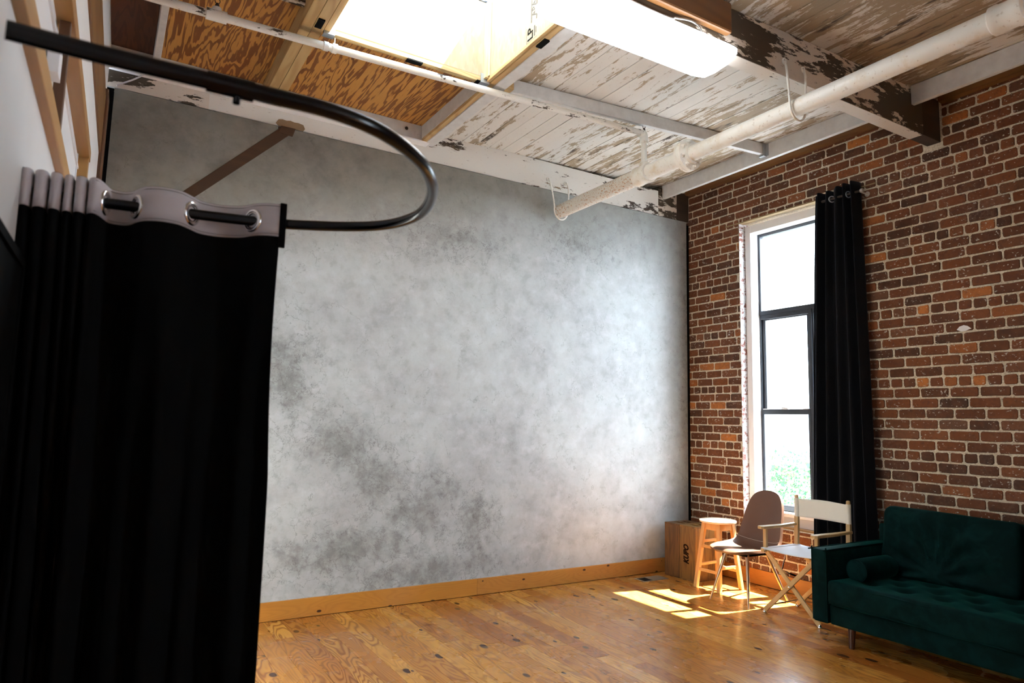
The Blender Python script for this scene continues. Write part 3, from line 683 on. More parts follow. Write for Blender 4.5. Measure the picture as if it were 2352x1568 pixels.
for i in range(8):
    a = i*PI/4 + .3; cx, cz = math.cos(a)*.096, math.sin(a)*.096
    mb = MB(); mb.lathe([(.014, 0), (.015, .002), (.015, .016), (.008, .017), (.008, .03)], (cx, 3.49-5.18, cz), (0,-1,0), 6); obj('bolt', mb, M['pipe_cream'], fl, 30)
mb = MB(); mb.lathe([(.058, -.01), (.072, 0), (.074, .03), (.069, .04), (.069, .10), (.074, .11), (.072, .14), (.058, .15)], yl(1.33), (0,1,0)); obj('coupling', mb, M['pipe_cream'], o, 40)
def hanger(y0, y1, xa, xb, zt, label):
    t = thing('pipe_hanger', label, 'hanger', (3.63, y1, 3.5), group='rod hangers of the thick pipe')
    pts = [(xa-3.63, y0-y1, zt-3.5), (xa-3.63, (y0-y1)*.5, zt-3.56), (-.082, 0, .06), (-.078, 0, 0), (-.066, 0, -.045), (-.035, 0, -.078), (0, 0, -.088), (.035, 0, -.078), (.066, 0, -.045), (.078, 0, 0), (.082, 0, .06), (xb-3.63, (y0-y1)*.5, zt-3.56), (xb-3.63, y0-y1, zt-3.5)]
    mb = MB(); mb.tube(smooth_path(pts, 5), .0075, 10); obj('rod', mb, M['pipe_cream'], t, 60)
    for xx in (xa, xb):
        mb = MB(); mb.tube(smooth_path([(xx-3.63+.016*math.cos(a), y0-y1+.0, zt-3.5+.016*math.sin(a)) for a in [i*PI/5 for i in range(10)]], 2, True), .006, 8, closed=True); obj('eye_bolt', mb, M['pipe_cream'], t, 60)
    return t
hanger(YB+.004, 5.165, 3.535, 3.745, 3.82, 'white rod hanger around the pipe end at the grey wall')
hanger(BY0-.006, 2.572, 3.55, 3.74, 3.80, 'white rod hanger holding the pipe at the flaking crossing beam')

o = thing('sprinkler_branch', 'thin white pipe with chipped paint crossing below the plywood', 'pipe', (0, 4.02, 3.75))
zb = lambda x: 3.750 + .0262*x
mb = MB(); mb.tube([(-.16, 0, zb(-.16)-3.75), (1.05, 0, zb(1.05)-3.75), (3.60, 0-.03, zb(3.60)-3.75)], .024, 20); obj('pipe', mb, M['peel_pipe'], o, 40)
mb = MB(); mb.tube([(3.63, -.02, 3.575-3.75), (3.63, -.02, zb(3.63)-3.75-.02)], .023, 20); obj('drop_pipe', mb, M['pipe_cream'], o, 40)
mb = MB(); mb.tube(smooth_path([(3.575, -.02, zb(3.6)-3.75), (3.60, -.02, zb(3.6)-3.75), (3.625, -.02, zb(3.6)-3.76), (3.63, -.02, zb(3.6)-3.79), (3.63, -.02, zb(3.6)-3.82)], 4), .033, 20); mb.lathe([(.036, 0), (.036, .015)], (3.63, -.02, zb(3.6)-3.75-.085)); obj('elbow', mb, M['pipe_cream'], o, 50)
mb = MB(); mb.tube([(.33, 0, zb(.33)-3.75), (.44, 0, zb(.44)-3.75)], .034, 20); mb.tube([(.385, 0, 0.02), (.385, 0, .055)], .026, 16); obj('tee_fitting', mb, M['peel_pipe'], o, 40)
mb = MB(); mb.tube([(1.0, 0, zb(1.0)-3.75), (1.03, 0, zb(1.03)-3.75)], .029, 20); obj('coupling', mb, M['peel_pipe'], o, 40)
mb = MB(); mb.tube([(1.07, 0, .035), (1.07, 0, .10)], .004, 8); mb.tube([(1.055, 0, zb(1.07)-3.75), (1.085, 0, zb(1.07)-3.75)], .030, 20); obj('pipe_clip', mb, M['pipe_cream'], o, 40)
for sx, sz in ((.385, zb(.385)-3.75+.045), (3.63, zb(3.6)-3.75+.02)):
    mb = MB(); mb.lathe([(.012, 0), (.012, .02), (.008, .022), (.008, .03)], (sx, -.02 if sx > 1 else 0, sz), n=12)
    yy = -.02 if sx > 1 else 0
    for s in (-1, 1): mb.tube([(sx+s*.008, yy, sz+.028), (sx+s*.014, yy, sz+.045), (sx+s*.004, yy, sz+.068)], .0025, 6)
    mb.lathe([(.002, 0), (.020, .001), (.022, .003), (.004, .005)], (sx, yy, sz+.068), n=16); obj('sprinkler_head', mb, M['dark_metal'], o, 40)

# ================================================================== WINDOW in the brick wall
o = thing('window_1', '', ''); del o['label']; del o['category']; struct(o)
CX, GX = 5.524, 5.66
mb = MB()
cy0, cy1, cz0, cz1 = 3.295, 4.570, .625, 3.520; iy0, iy1, iz0, iz1 = 3.36, 4.505, .690, 3.440
for a, b in (((CX, iy1, cz0), (GX+.02, cy1, cz1)), ((CX, cy0, cz0), (GX+.02, iy0, cz1)), ((CX, iy0, iz1), (GX+.02, iy1, cz1))): mb.box(a, b)
obj('casing', mb, M['white_trim'], o, bevel=.002)
mb = MB(); mb.box((CX-.012, cy0, .655), (GX+.02, cy1, iz0)); obj('sill', mb, M['white_trim'], o, bevel=.003)
mb = MB(); mb.box((CX, cy0, .572), (CX+.02, cy1, .655)); obj('apron', mb, simple('apron_paint', (.60,.58,.58), .5), o, bevel=.002)
mb = MB(); mb.box((CX-.06, cy0, .545), (CX+.05, cy1, .571), 0, 2.0); obj('ledge_board', mb, M['honey_y'], o, bevel=.003)
mb = MB(); mb.box((XR-.004, WY0-.15, WZ1-.004), (XR+.07, WY1+.17, WZ1+.008)); obj('lintel_angle', mb, M['lintel'], o)
def ring(mb, y0, y1, z0, z1, x0, x1, l, r, b, t):
    mb.box((x0, y0, z0), (x1, y0+r, z1)); mb.box((x0, y1-l, z0), (x1, y1, z1)); mb.box((x0, y0+r, z0), (x1, y1-l, z0+b)); mb.box((x0, y0+r, z1-t), (x1, y1-l, z1))
ymid = 3.925
mb = MB(); ring(mb, iy0, iy1, 2.60, iz1, GX-.022, GX+.028, .026, .026, .042, .030); mb.box((GX-.015, 3.765, 2.64), (GX+.028, 3.815, iz1-.03)); f = obj('fixed_frame', mb, M['black_frame'], o)  # middle bar added out of view behind the curtain to split the sunlight
mb = MB(); mb.box((GX, iy0+.02, 2.62), (GX+.005, iy1-.02, iz1-.02)); obj('pane', mb, M['glass'], f)
for (ya, yb) in ((ymid+.012, iy1), (iy0, ymid-.012)):
    mb = MB(); ring(mb, ya, yb, iz0, 2.60, GX-.018, GX+.028, .016, .016, .02, .045); obj('outer_frame', mb, M['black_frame'], o, bevel=.002)
    mb = MB(); ring(mb, ya+.014, yb-.014, 1.62, 2.56, GX+.002, GX+.026, .040, .032, .030, .014); f = obj('upper_sash', mb, M['black_frame'], o, bevel=.002)
    mb = MB(); mb.box((GX+.012, ya+.04, 1.64), (GX+.016, yb-.04, 2.55)); obj('pane', mb, M['glass'], f)
    mb = MB(); ring(mb, ya+.014, yb-.014, .71, 1.655, GX-.022, GX, .022, .026, .035, .050); f = obj('lower_sash', mb, M['black_frame'], o, bevel=.002)
    mb = MB(); mb.box((GX-.012, ya+.03, .73), (GX-.008, yb-.03, 1.62)); obj('pane', mb, M['glass'], f)
    mb = MB(); mb.box((GX-.045, (ya+yb)/2-.045, 1.652), (GX-.004, (ya+yb)/2+.035, 1.660)); mb.tube([(GX-.03, (ya+yb)/2-.03, 1.664), (GX-.04, (ya+yb)/2+.03, 1.668)], .006, 8)
    for s in (ya+.03, yb-.09): mb.box((GX-.03, s, 1.652), (GX-.006, s+.06, 1.660))
    obj('sash_lock', mb, M['latch'], f)
mb = MB(); mb.box((GX-.03, ymid-.0125, iz0), (GX+.03, ymid+.0125, 2.60)); obj('mullion', mb, M['black_frame'], o)
mb = MB(); mb.box((5.84, 3.2, 3.53), (5.88, 4.7, 3.70)); mb.box((5.68, 3.2, 3.80), (5.88, 3.22, 3.83)); mb.box((5.68, 4.68, 3.60), (5.86, 4.70, 3.63)); mb.box((5.68, 3.2, 3.60), (5.86, 3.22, 3.63)); obj('unseen_shade_rail', mb, M['galv'], o)  # unseen rail added outside to cast a dark band on the floor

for n_, (p, q) in enumerate(OPEN[:-1]):     # unseen window added behind the camera to brighten the room
    o = thing('window_%d' % (n_+3), '', ''); del o['label']; del o['category']; struct(o)
    mb = MB(); ring(mb, p+.006, q-.006, WZ0+.02, WZ1-.02, CX, GX+.02, .06, .06, .12, .08); obj('casing', mb, M['white_trim'], o)
    mb = MB(); ring(mb, p+.07, q-.07, iz0, iz1, GX-.02, GX+.03, .03, .03, .04, .04); mb.box((GX-.02, p+.1, 2.55), (GX+.03, q-.1, 2.63)); mb.box((GX-.02, p+.1, 1.6), (GX+.03, q-.1, 1.66)); mb.box((GX-.02, (p+q)/2-.03, iz0+.04), (GX+.03, (p+q)/2+.03, iz1-.04)); obj('frame', mb, M['black_frame'], o)
    mb = MB(); mb.box((GX, p+.08, iz0+.02), (GX+.005, q-.08, iz1-.02)); obj('pane', mb, M['glass'], o)

# ================================================================== CURTAINS
def cloth_sheet(top, bot, z0, z1, nz, prof=None):
    """rows from top path to bottom path; prof(t)->blend 0..1"""
    rows = []
    for i in range(nz+1):
        t = i/nz; z = z1 + (z0-z1)*t; b = prof(t) if prof else t
        rows.append([(a[0]+(c[0]-a[0])*b, a[1]+(c[1]-a[1])*b, z) for a, c in zip(top, bot)])
    return rows
# --- window curtain
o = thing('window_curtain', 'black grommet curtain hanging beside the tall window on the brick wall', 'curtain', (5.33, 3.4, 0))
N = 160; top = []; bot = []
for i in range(N+1):
    u = i/N
    y = .215 - .385*u; a = .030 + .018*math.sin(u*9); top.append((-.02 + a*math.sin(u*PI*2*5.0+.4) + max(0, u-.95)*1.1, y))
    y = .345 - .585*u; bot.append((-.03 + (.045+.014*math.sin(u*7))*math.sin(u*PI*2*5.0+.4 + .5*math.sin(u*5)) - .03*u + max(0, u-.95)*1.2, y))
rows = cloth_sheet(top, bot, .05, 3.545, 60, lambda t: t**.8)
rows[0] = [(p[0], p[1], 3.540 + .007*math.cos(i/N*PI*2*5+.9) + (.022 if i > 70 else 0)) for i, p in enumerate(rows[0])]
mb = MB(); mb.grid(rows); pn = obj('panel', mb, M['curtain_window'], o, 80); s = pn.modifiers.new('s', 'SOLIDIFY'); s.thickness = .003
for i in (64, 127):
    cx, cy = top[i]; tx, ty = top[i+2][0]-top[i-2][0], top[i+2][1]-top[i-2][1]; nrm = Vector((-ty, tx, 0)).normalized(); tg = Vector((tx, ty, 0)).normalized()
    pts = [Vector((cx, cy, 3.47)) + nrm*(-.004) + (tg*math.cos(a) + Vector((0,0,1))*math.sin(a))*.026 for a in [k*PI/10 for k in range(20)]]
    mb = MB(); mb.tube(pts, .005, 8, closed=True); obj('grommet', mb, M['galv'], o, 80)
o = thing('curtain_rod', 'short dark rod carrying the black window curtain', 'rod', (5.33, 3.4, 3.47))
mb = MB(); mb.tube([(-.02, .20, 0), (-.02, -.205, 0)], .011, 16); obj('rod', mb, M['dark_metal'], o, 40)
mb = MB(); mb.tube([(-.02, -.19, 0), (.108, -.19, 0)], .007, 10); mb.lathe([(.022, 0), (.022, .006)], (.104, -.19, 0), (1,0,0), 16); mb.lathe([(.013, 0), (.018, -.01), (.017, -.022), (.005, -.028)], (-.02, -.205, 0), (0,1,0), 14); obj('bracket', mb, M['latch'], o, 40)

# --- foreground rail and curtain
RZ = 2.0
rail_pts = [(-.235, 1.112), (-.06, 1.116), (.08, 1.112), (.20, 1.108), (.29, 1.108), (.375, 1.130), (.455, 1.178), (.535, 1.255), (.600, 1.36), (.640, 1.47), (.655, 1.57), (.640, 1.655), (.605, 1.720), (.545, 1.775), (.46, 1.826), (.37, 1.866), (.22, 1.898), (.09, 1.918), (-.04, 1.938), (-.205, 1.950)]
o = thing('curtain_rail', 'black U-shaped tubular curtain rail sweeping overhead from the left wall', 'rail', (0, 1.5, RZ))
sp = smooth_path([(x, y-1.5, 0) for x, y in rail_pts], 8)
mb = MB(); mb.tube(sp, .0136, 20); obj('rod', mb, M['rod_black'], o, 60)
mb = MB(); mb.tube([(.10, -.387, 0), (.17, -.389, 0)], .0165, 18); mb.tube([(.145, -.388, -.014), (.145, -.388, -.026)], .006, 10); obj('coupling', mb, M['rod_black'], o, 40)
mb = MB(); mb.lathe([(.035, 0), (.035, .008), (.018, .014), (.018, .03)], (-.207, .450, 0), (1,0,0), 20); obj('wall_flange', mb, M['rod_black'], o, 40)

o = thing('privacy_curtain', 'heavy black curtain with pale grey grommet header in the left foreground', 'curtain', (.08, 1.93, 0))
def rail_y(x): return 1.945 - .055*(x+.205)/.29*1.0 if x < .09 else 1.890 + (x-.09)*-.09
def railY(x):
    for i in range(10, len(rail_pts)-1):
        (xa, ya), (xb, yb) = rail_pts[i], rail_pts[i+1]
        if xb <= x <= xa: return ya + (yb-ya)*(x-xa)/(xb-xa)
    return 1.95
# (x, offset from rail) key points of the header path
keys = [(-.200, .005), (-.206, -.03), (-.196, -.045), (-.186, -.03), (-.184, .02), (-.180, .02), (-.178, -.03), (-.166, -.045), (-.155, -.03), (-.153, .02), (-.149, .02), (-.147, -.03), (-.137, -.045), (-.127, -.03),
        (-.125, .02), (-.121, .02), (-.119, -.025), (-.111, -.04), (-.103, -.025), (-.101, .02), (-.098, .02), (-.096, -.03), (-.086, -.045), (-.075, -.030), (-.073, .02), (-.070, .02), (-.068, -.035), (-.056, -.05), (-.044, -.030),
        (-.034, 0), (-.022, .032), (.005, .042), (.026, .026), (.036, 0), (.055, -.034), (.090, -.048), (.130, -.036), (.160, 0), (.188, .034), (.236, .046), (.284, .032), (.308, 0), (.326, -.018), (.350, -.026), (.372, -.026)]
hp = smooth_path([(x, d, 0) for x, d in keys], 5)
HT, HB = 2.046, 1.958
tp = [Vector((p.x-.08, railY(p.x)+p.y-1.93, 0)) for p in hp]
def rowat(z, sc=1.0, dx=0): return [(p.x*1.0+dx, (railY(q.x)-1.93) + q.y*sc, z) for p, q in zip(tp, hp)]
nh = len(tp)
mb = MB(); mb.grid([rowat(HT), rowat((HT+HB)/2+.02), rowat((HT+HB)/2-.02), rowat(HB)])
hd = obj('header', mb, M['header_fabric'], o, 70); hd['label'] = 'pale grey header band'; s = hd.modifiers.new('s', 'SOLIDIFY'); s.thickness = .003; s.offset = 0
mb = MB(); rows = [[(x, y+.0025, z) for x, y, z in rowat(HT+.0015)], [(x, y+.0035, z) for x, y, z in rowat(HB)]]
for i in range(1, 41):
    t = i/40; z = HB + (.02-HB)*t; e = min(1, t*2.4)
    row = []
    for j, (p, q) in enumerate(zip(tp, hp)):
        u = j/(nh-1); xn = -.205 + .575*(u**.9) if 0 else q.x
        # folds spread and soften on the way down
        us = (q.x+.206)/.578; x2 = -.190 + .572*us + .006*math.sin(us*40+3*t); yy = railY(q.x) + q.y*(1-.55*e) + .016*e*math.sin(us*PI*2*6.5+.8) + .006*math.sin(us*23+z*3)*e
        x3 = q.x*(1-e) + x2*e - .015*max(0, us-.9)*10*math.sin(min(1, t*3)*PI)*.6 + (.010*t if us > .8 else 0)
        row.append((x3-.08, yy-1.93, z))
    rows.append(row)
mb.grid(rows); pn = obj('panel', mb, M['curtain_black'], o, 80); s = pn.modifiers.new('s', 'SOLIDIFY'); s.thickness = .002; s.offset = 0
# black side hem running up over the header
mb = MB(); e = nh-1; p = Vector(rowat(0)[e]); mb.box((p.x-.003, p.y-.006, HB-.03), (p.x+.014, p.y+.003, HT+.004)); obj('side_hem', mb, M['curtain_black'], o, bevel=.002)
mb = MB(); p = Vector(rowat(0)[3]); mb.box((p.x-.014, p.y-.018, .03), (p.x+.004, p.y+.015, HT+.006)); obj('side_hem', mb, M['curtain_black'], o, bevel=.004)
# stitching
mb = MB()
for z in (HT-.006, HB+.006): mb.tube([(x, y-.0022, zz) for x, y, zz in rowat(z)][135:], .0007, 4)
obj('stitching', mb, M['ink_soft'], o)
for xk in (-.034, .036, .160, .308):
    j = min(range(nh), key=lambda i: abs(hp[i].x-xk) + (0 if i > 135 else 1)); a, b = Vector(rowat(0)[j-2]), Vector(rowat(0)[j+2]); tg = (b-a).normalized(); nrm = Vector((tg.y, -tg.x, 0)); c = Vector(rowat(RZ)[j])
    ringpts = lambda r, off: [c + nrm*off + (tg*math.cos(q) + Vector((0,0,1))*math.sin(q))*r for q in [i*PI/14 for i in range(28)]]
    mb = MB(); mb.tube(ringpts(.0265, 0), .0062, 10, closed=True); mb.tube(ringpts(.0215, 0), .0045, 8, closed=True); obj('grommet', mb, M['chrome'], o, 80)

# ================================================================== FURNITURE
def flat_slats(): pass
# --- stage boxes
for i, (y0, y1) in enumerate(((4.937, 5.139), (4.733, 4.935))):
    lab = ('brown wooden stage box standing on end in the corner, against the grey wall', 'brown wooden stage box with branded lettering, standing in front of its twin')[i]
    o = thing('stage_box', lab, 'box', (4.936, (y0+y1)/2, 0), group='wooden stage boxes in the corner')
    w = (y1-y0)/2 - .0015
    mb = MB(); mb.box((0, -w, .012), (.018, w, .497), 0, i+1.); mb.box((.287, -w, .012), (.305, w, .497), 0, i+2.); mb.box((.018, -w, .012), (.287, -w+.018, .497), 0, i+3.); mb.box((.018, w-.018, .012), (.287, w, .497), 0, i+4.)
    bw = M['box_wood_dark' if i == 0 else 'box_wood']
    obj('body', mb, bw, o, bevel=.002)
    # end board with two hand holes
    mb = MB(); xs = [0, .085, .135, .170, .220, .305]; ys = [-w, -.058, .058, w]
    for a in range(5):
        for b in range(3):
            if b == 1 and a in (1, 3): continue
            mb.box((xs[a], ys[b], .497), (xs[a+1], ys[b+1], .512), 0, i+5.)
    obj('end_board', mb, bw, o, weld=.0001)
    mb = MB(); mb.box((.001, -w+.001, 0), (.304, w-.001, .012), 0, i+6.); obj('end_board', mb, bw, o, bevel=.001)
    if i == 1: text('lettering', 'KUPO', .088, M['brand_ink'], o, Matrix(((0,0,-1,-.0006),(0,1,0,.010),(1,0,0,.243),(0,0,0,1))), bold=.0045, shear=.3, sx=.74)

# --- stool
o = thing('bar_stool', 'round natural wood stool between the stage boxes and the brown shell chair', 'stool', (4.985, 4.49, 0), math.radians(2))
mb = MB(); mb.lathe([(.150, 0), (.163, .004), (.167, .012), (.166, .020), (.160, .025), (.0, .026)], (0,0,.590), n=48); obj('seat', mb, simple('stool_seat', (.80,.62,.42), .32), o, 40)
feet = [(-.155, .135), (-.155, -.135), (.135, -.145), (.150, .135)]; tops = [(-.085, .085), (-.085, -.085), (.085, -.085), (.085, .085)]
for (fx, fy), (tx, ty) in zip(feet, tops):
    mb = MB(); mb.beam((fx, fy, 0), (tx, ty, .588), .036, .036, (0, 1, 0), w2=.036); obj('leg', mb, M['stool_wood'], o, bevel=.003)
def at(i, z): f, t = feet[i], tops[i]; k = z/.588; return Vector((f[0]+(t[0]-f[0])*k, f[1]+(t[1]-f[1])*k, z))
for i, j, zs in ((0, 1, (.165, .375)), (2, 3, (.165, .375)), (1, 2, (.205,)), (3, 0, (.205, .415))):
    for z in zs: mb = MB(); mb.beam(at(i, z), at(j, z), .018, .026); obj('rung', mb, M['stool_wood'], o, bevel=.004)
for i, j in ((0,1), (1,2), (2,3), (3,0)):
    mb = MB(); mb.beam(at(i, .555), at(j, .555), .018, .058); obj('apron', mb, M['stool_wood'], o, bevel=.002)

# --- shell chair
o = thing('shell_chair', 'brown upholstered shell chair with slim metal legs by the window', 'chair', (4.87, 4.06, 0), math.radians(-3.5))
prof = [(-.300, .435), (-.285, .446), (-.25, .452), (-.15, .446), (-.05, .438), (.04, .436), (.10, .444), (.145, .466), (.170, .505), (.185, .56), (.200, .63), (.215, .70), (.230, .77), (.244, .83), (.256, .875), (.264, .902), (.270, .918)]
wid = [.08, .145, .185, .222, .233, .234, .233, .231, .228, .222, .213, .203, .190, .170, .140, .098, .03]
side = [.0, .0, .002, .012, .022, .030, .036, .038, .036, .032, .028, .022, .016, .012, .008, .004, .0]
pr = smooth_path([(a, w, b) for (a, b), w in zip(prof, wid)], 4); sd = smooth_path([(s, 0, 0) for s in side], 4)
rows = []
for i, (p, s) in enumerate(zip(pr, sd)):
    a = pr[max(0, i-1)]; b = pr[min(len(pr)-1, i+1)]; d = Vector((b.x-a.x, 0, b.z-a.z)).normalized(); nn = Vector((-d.z, 0, d.x))
    row = []
    for k in range(25):
        u = -1 + 2*k/24; lift = s.x*abs(u)**2.4*1.3; row.append(Vector((p.x, p.y*math.sin(u*PI/2) if 0 else p.y*u, p.z)) + nn*lift)
    rows.append(row)
mb = MB(); mb.grid(rows); sh = obj('shell', mb, M['leather'], o, 80); s = sh.modifiers.new('s', 'SOLIDIFY'); s.thickness = .024; s.offset = -1
s = sh.modifiers.new('b', 'BEVEL'); s.width = .009; s.segments = 3; s.limit_method = 'ANGLE'; s.angle_limit = math.radians(50)
mb = MB(); i = 30; mb.tube([r + Vector((-.003, 0, .003)) for r in rows[i]], .0014, 6); obj('seam', mb, M['stitch'], o, 60)
mb = MB(); edge = [r[0] for r in rows] + rows[-1][1:-1] + [r[-1] for r in reversed(rows)] + list(reversed(rows[0]))[1:-1]
mb = MB(); mb.box((-.16, -.13, .395), (.12, .13, .412)); obj('seat_plate', mb, M['black'], o, bevel=.004)
for fx, fy, tx, ty in ((-.272, .170, -.13, .115), (-.232, -.215, -.13, -.115), (.262, .235, .10, .115), (.262, -.190, .10, -.115)):
    mb = MB(); mb.tube([(fx, fy, .0), (fx, fy, .006), (tx, ty, .41)], [.0075, .008, .0165], 18); obj('leg', mb, M['bronze_leg'], o, 60)

# --- director's chair
o = thing('folding_chair', 'wooden folding chair with cream canvas seat and back beside the sofa arm', 'chair', (4.90, 3.515, 0), math.radians(-1))
dw = M['director_wood']
for x, nm in ((-.195, 'front'), (.205, 'back')):
    for s, dx in ((1, -.010), (-1, .010)):
        mb = MB(); mb.beam((x+dx, s*.238, .018), (x+dx, -s*.222, .475), .016, .036, (0, s, 1)); obj('cross_leg', mb, dw, o, bevel=.003)
    for s in (1, -1): mb = MB(); mb.lathe([(.010, 0), (.017, .003), (.017, .010), (.009, .02), (.005, .026)], (x+(-.010 if s > 0 else .010), s*.240, 0), n=16); obj('foot', mb, M['chrome'], o, 50)
    mb = MB(); mb.lathe([(.008, 0), (.008, .006), (.003, .008)], (x-.02, 0.0, .246), (-1,0,0), 12); obj('pivot', mb, M['chrome'], o, 40)
for s in (1, -1):
    mb = MB(); mb.beam((-.23, s*.232, .488), (.24, s*.232, .488), .032, .030); obj('seat_rail', mb, dw, o, bevel=.004)
    mb = MB(); mb.beam((-.185, s*.236, .50), (-.185, s*.236, .655), .026, .030, (0,1,0)); obj('arm_post', mb, dw, o, bevel=.004)
    mb = MB(); mb.beam((.205, s*.236, .50), (.215, s*.236, .735), .026, .034, (0,1,0)); mb.lathe([(.013, 0), (.018, .01), (.018, .022), (.012, .032), (.012, .17), (.016, .175), (.016, .192), (.010, .2)], (.216, s*.236, .715), n=16); obj('back_post', mb, dw, o, 40, bevel=0)
    mb = MB(); pl = [(-.245, -.018), (-.225, -.030), (.02, -.026), (.10, -.018), (.225, -.018), (.225, .018), (.10, .018), (.02, .026), (-.225, .030), (-.245, .018)]
    mb.prism(pl, lambda a, b, t, s=s: (a, s*.244+b, t+.012*max(0, a)*2), .656, .678); obj('armrest', mb, dw, o, bevel=.004)
    mb = MB(); mb.tube([(-.175, s*.215, .060), (.185, s*.215, .060)], .0065, 10); obj('stretcher', mb, M['chrome'], o, 40)
    mb = MB(); mb.beam((.17, s*.20, .25), (-.02, s*.215, .31), .003, .014); mb.beam((-.02, s*.215, .31), (.06, s*.225, .475), .003, .014); obj('folding_stay', mb, M['chrome'], o)
rows = []
for i in range(13):
    x = -.225 + .455*i/12; rows.append([(x, -.250+.50*j/16, .506 - .012*math.sin(PI*j/16)) for j in range(17)])
mb = MB(); mb.grid(rows); q = obj('seat', mb, M['canvas_seat'], o, 60); s = q.modifiers.new('s', 'SOLIDIFY'); s.thickness = .004
for s_ in (1, -1): mb = MB(); mb.rbox((0.0, s_*.232, .497), (.455, .044, .024), .009, (6,2,2)); obj('seat_sleeve', mb, M['canvas_seat'], o, 60, weld=.0003)
rows = []
for i in range(9):
    z = .735 + .152*i/8; rows.append([(.216 + .020*(1-(j/8-1)**2), -.236+.472*j/16, z + .004*math.cos(PI*(j/8-1))*(1 if i == 8 else .2)) for j in range(17)])
mb = MB(); mb.grid(rows)
for s_ in (1, -1): mb.tube([(.216, s_*.236, .735), (.216, s_*.236, .888)], .019, 18)
bk = obj('backrest', mb, M['canvas'], o, 60); s = bk.modifiers.new('s', 'SOLIDIFY'); s.thickness = .003

# --- sofa
o = thing('sofa', 'dark green velvet sofa against the brick wall at lower right', 'sofa', (4.40, 3.115, 0))
SW = 2.06; V = M['velvet']
def wr(p, d, a=.004, f=4.0, s=0): n = noise.noise(Vector((p.x*f+s, p.y*f, p.z*f))); return d*(n*a)
# arms
for s_, y in ((0, -.058), (1, -SW+.058)):
    mb = MB(); mb.rbox((.45, y, .3875), (.90, .116, .495), .016, (16, 2, 10), lambda p, d: wr(p, d, .003, 5)); q = obj('armrest', mb, V, o, 70, weld=.0004)
    mb = MB()
    for yy in (-.054, .054):
        e = [(.004, y+yy, .15), (.004, y+yy, .61), (.012, y+yy, .630), (.03, y+yy, .634), (.88, y+yy, .634)]; mb.tube(smooth_path(e, 4), .0045, 8)
    obj('piping', mb, V, q, 60)
mb = MB(); mb.rbox((.45, -SW/2, .205), (.86, SW-.236, .13), .014, (16, 30, 3), lambda p, d: wr(p, d, .004, 3)); obj('base', mb, V, o, 70, weld=.0004)
tufts = [(.20+.17*r, -.30-.235*c - (.117 if r % 2 else 0)) for r in range(4) for c in range(8)]
def seatd(p, d):
    v = wr(p, d, .008, 3.2)
    if d.z > .3:
        h = 0
        for tx, ty in tufts:
            r2 = ((p.x+.42-tx-.02)**2*1.0 + (p.y-SW/2*-1*0 + (-SW/2) - ty)**2)
            h += math.exp(-r2/.0022)*.022 + math.exp(-r2/.012)*.010
        v = v + Vector((0,0,-h + .012))
    return v
mb = MB(); mb.rbox((.42, -SW/2, .348), (.86, SW-.240, .150), .030, (46, 96, 5), seatd); q = obj('seat_cushion', mb, V, o, 80, weld=.0004)
mb = MB(); e = [(.000, -.128, .412), (-.004, -.30, .414), (-.004, -1.0, .416), (-.002, -SW+.13, .412)]; mb.tube([Vector(p) + Vector((0, 0, .004*math.sin(i*.7))) for i, p in enumerate(smooth_path(e, 14))], .005, 8)
mb.tube(smooth_path([(.003, -.130, .285), (-.004, -.30, .282), (-.004, -1.7, .282)], 8), .004, 8); obj('piping', mb, V, q, 60)
# back cushions, leaning and creased
def backd(seed):
    def f(p, d):
        v = wr(p, d, .016, 2.6, seed)
        if d.x < -.2:
            # folds pinch towards the bottom middle
            ang = math.atan2(p.y-.05, p.z+.20); rr = math.hypot(p.y-.05, p.z+.2)
            fold = math.sin(ang*13+seed+2.5*noise.noise(Vector((p.y*5, p.z*5, seed))))*.020*math.exp(-((rr-.22)/.16)**2)
            v = v + Vector((fold - .018*math.cos(min(1, abs(p.y)/.45)*PI/2)*math.cos(p.z*3), 0, 0))
        return v
    return f
for k, y in enumerate((-.118-.455, -.118-.455-.912)):
    mb = MB(); mb.rbox((0, 0, 0), (.20, .905, .50), .060, (6, 44, 30), backd(k*3.1)); q = obj('back_cushion', mb, V, o, 80, weld=.0004)
    q.location = (.755, y, .655); q.rotation_euler = (0, math.radians(11), 0)
mb = MB(); mb.rbox((.865, -SW/2, .45), (.07, SW-.01, .62), .02, (3, 20, 8)); obj('back_frame', mb, V, o, 70, weld=.0004)
for x, y in ((.09, -.235), (.82, -.235), (.09, -SW+.235), (.82, -SW+.235)):
    mb = MB(); mb.tube([(x-.012 if x < .5 else x+.012, y, 0), (x, y, .142)], [.0165, .026], 20); obj('leg', mb, M['leg_wood'], o, 60)
# bolster cushion on the seat against the arm
t = thing('bolster', 'dark green velvet bolster cushion on the sofa seat against its arm', 'cushion', (4.80, 2.905, .495))
mb = MB(); pr_ = [(.0, -.205), (.055, -.203), (.073, -.196), (.078, -.185), (.080, -.10), (.081, 0), (.080, .10), (.078, .185), (.073, .196), (.055, .203), (.0, .205)]
mb.lathe(pr_, (0,0,0), (1,.0,0), 32); obj('cover', mb, V, t, 60)
for s_ in (-1, 1):
    mb = MB(); mb.tube([(s_*.194, .0745*math.cos(a), .0745*math.sin(a)) for a in [i*PI/14 for i in range(28)]], .004, 8, closed=True); obj('piping', mb, V, t, 60)

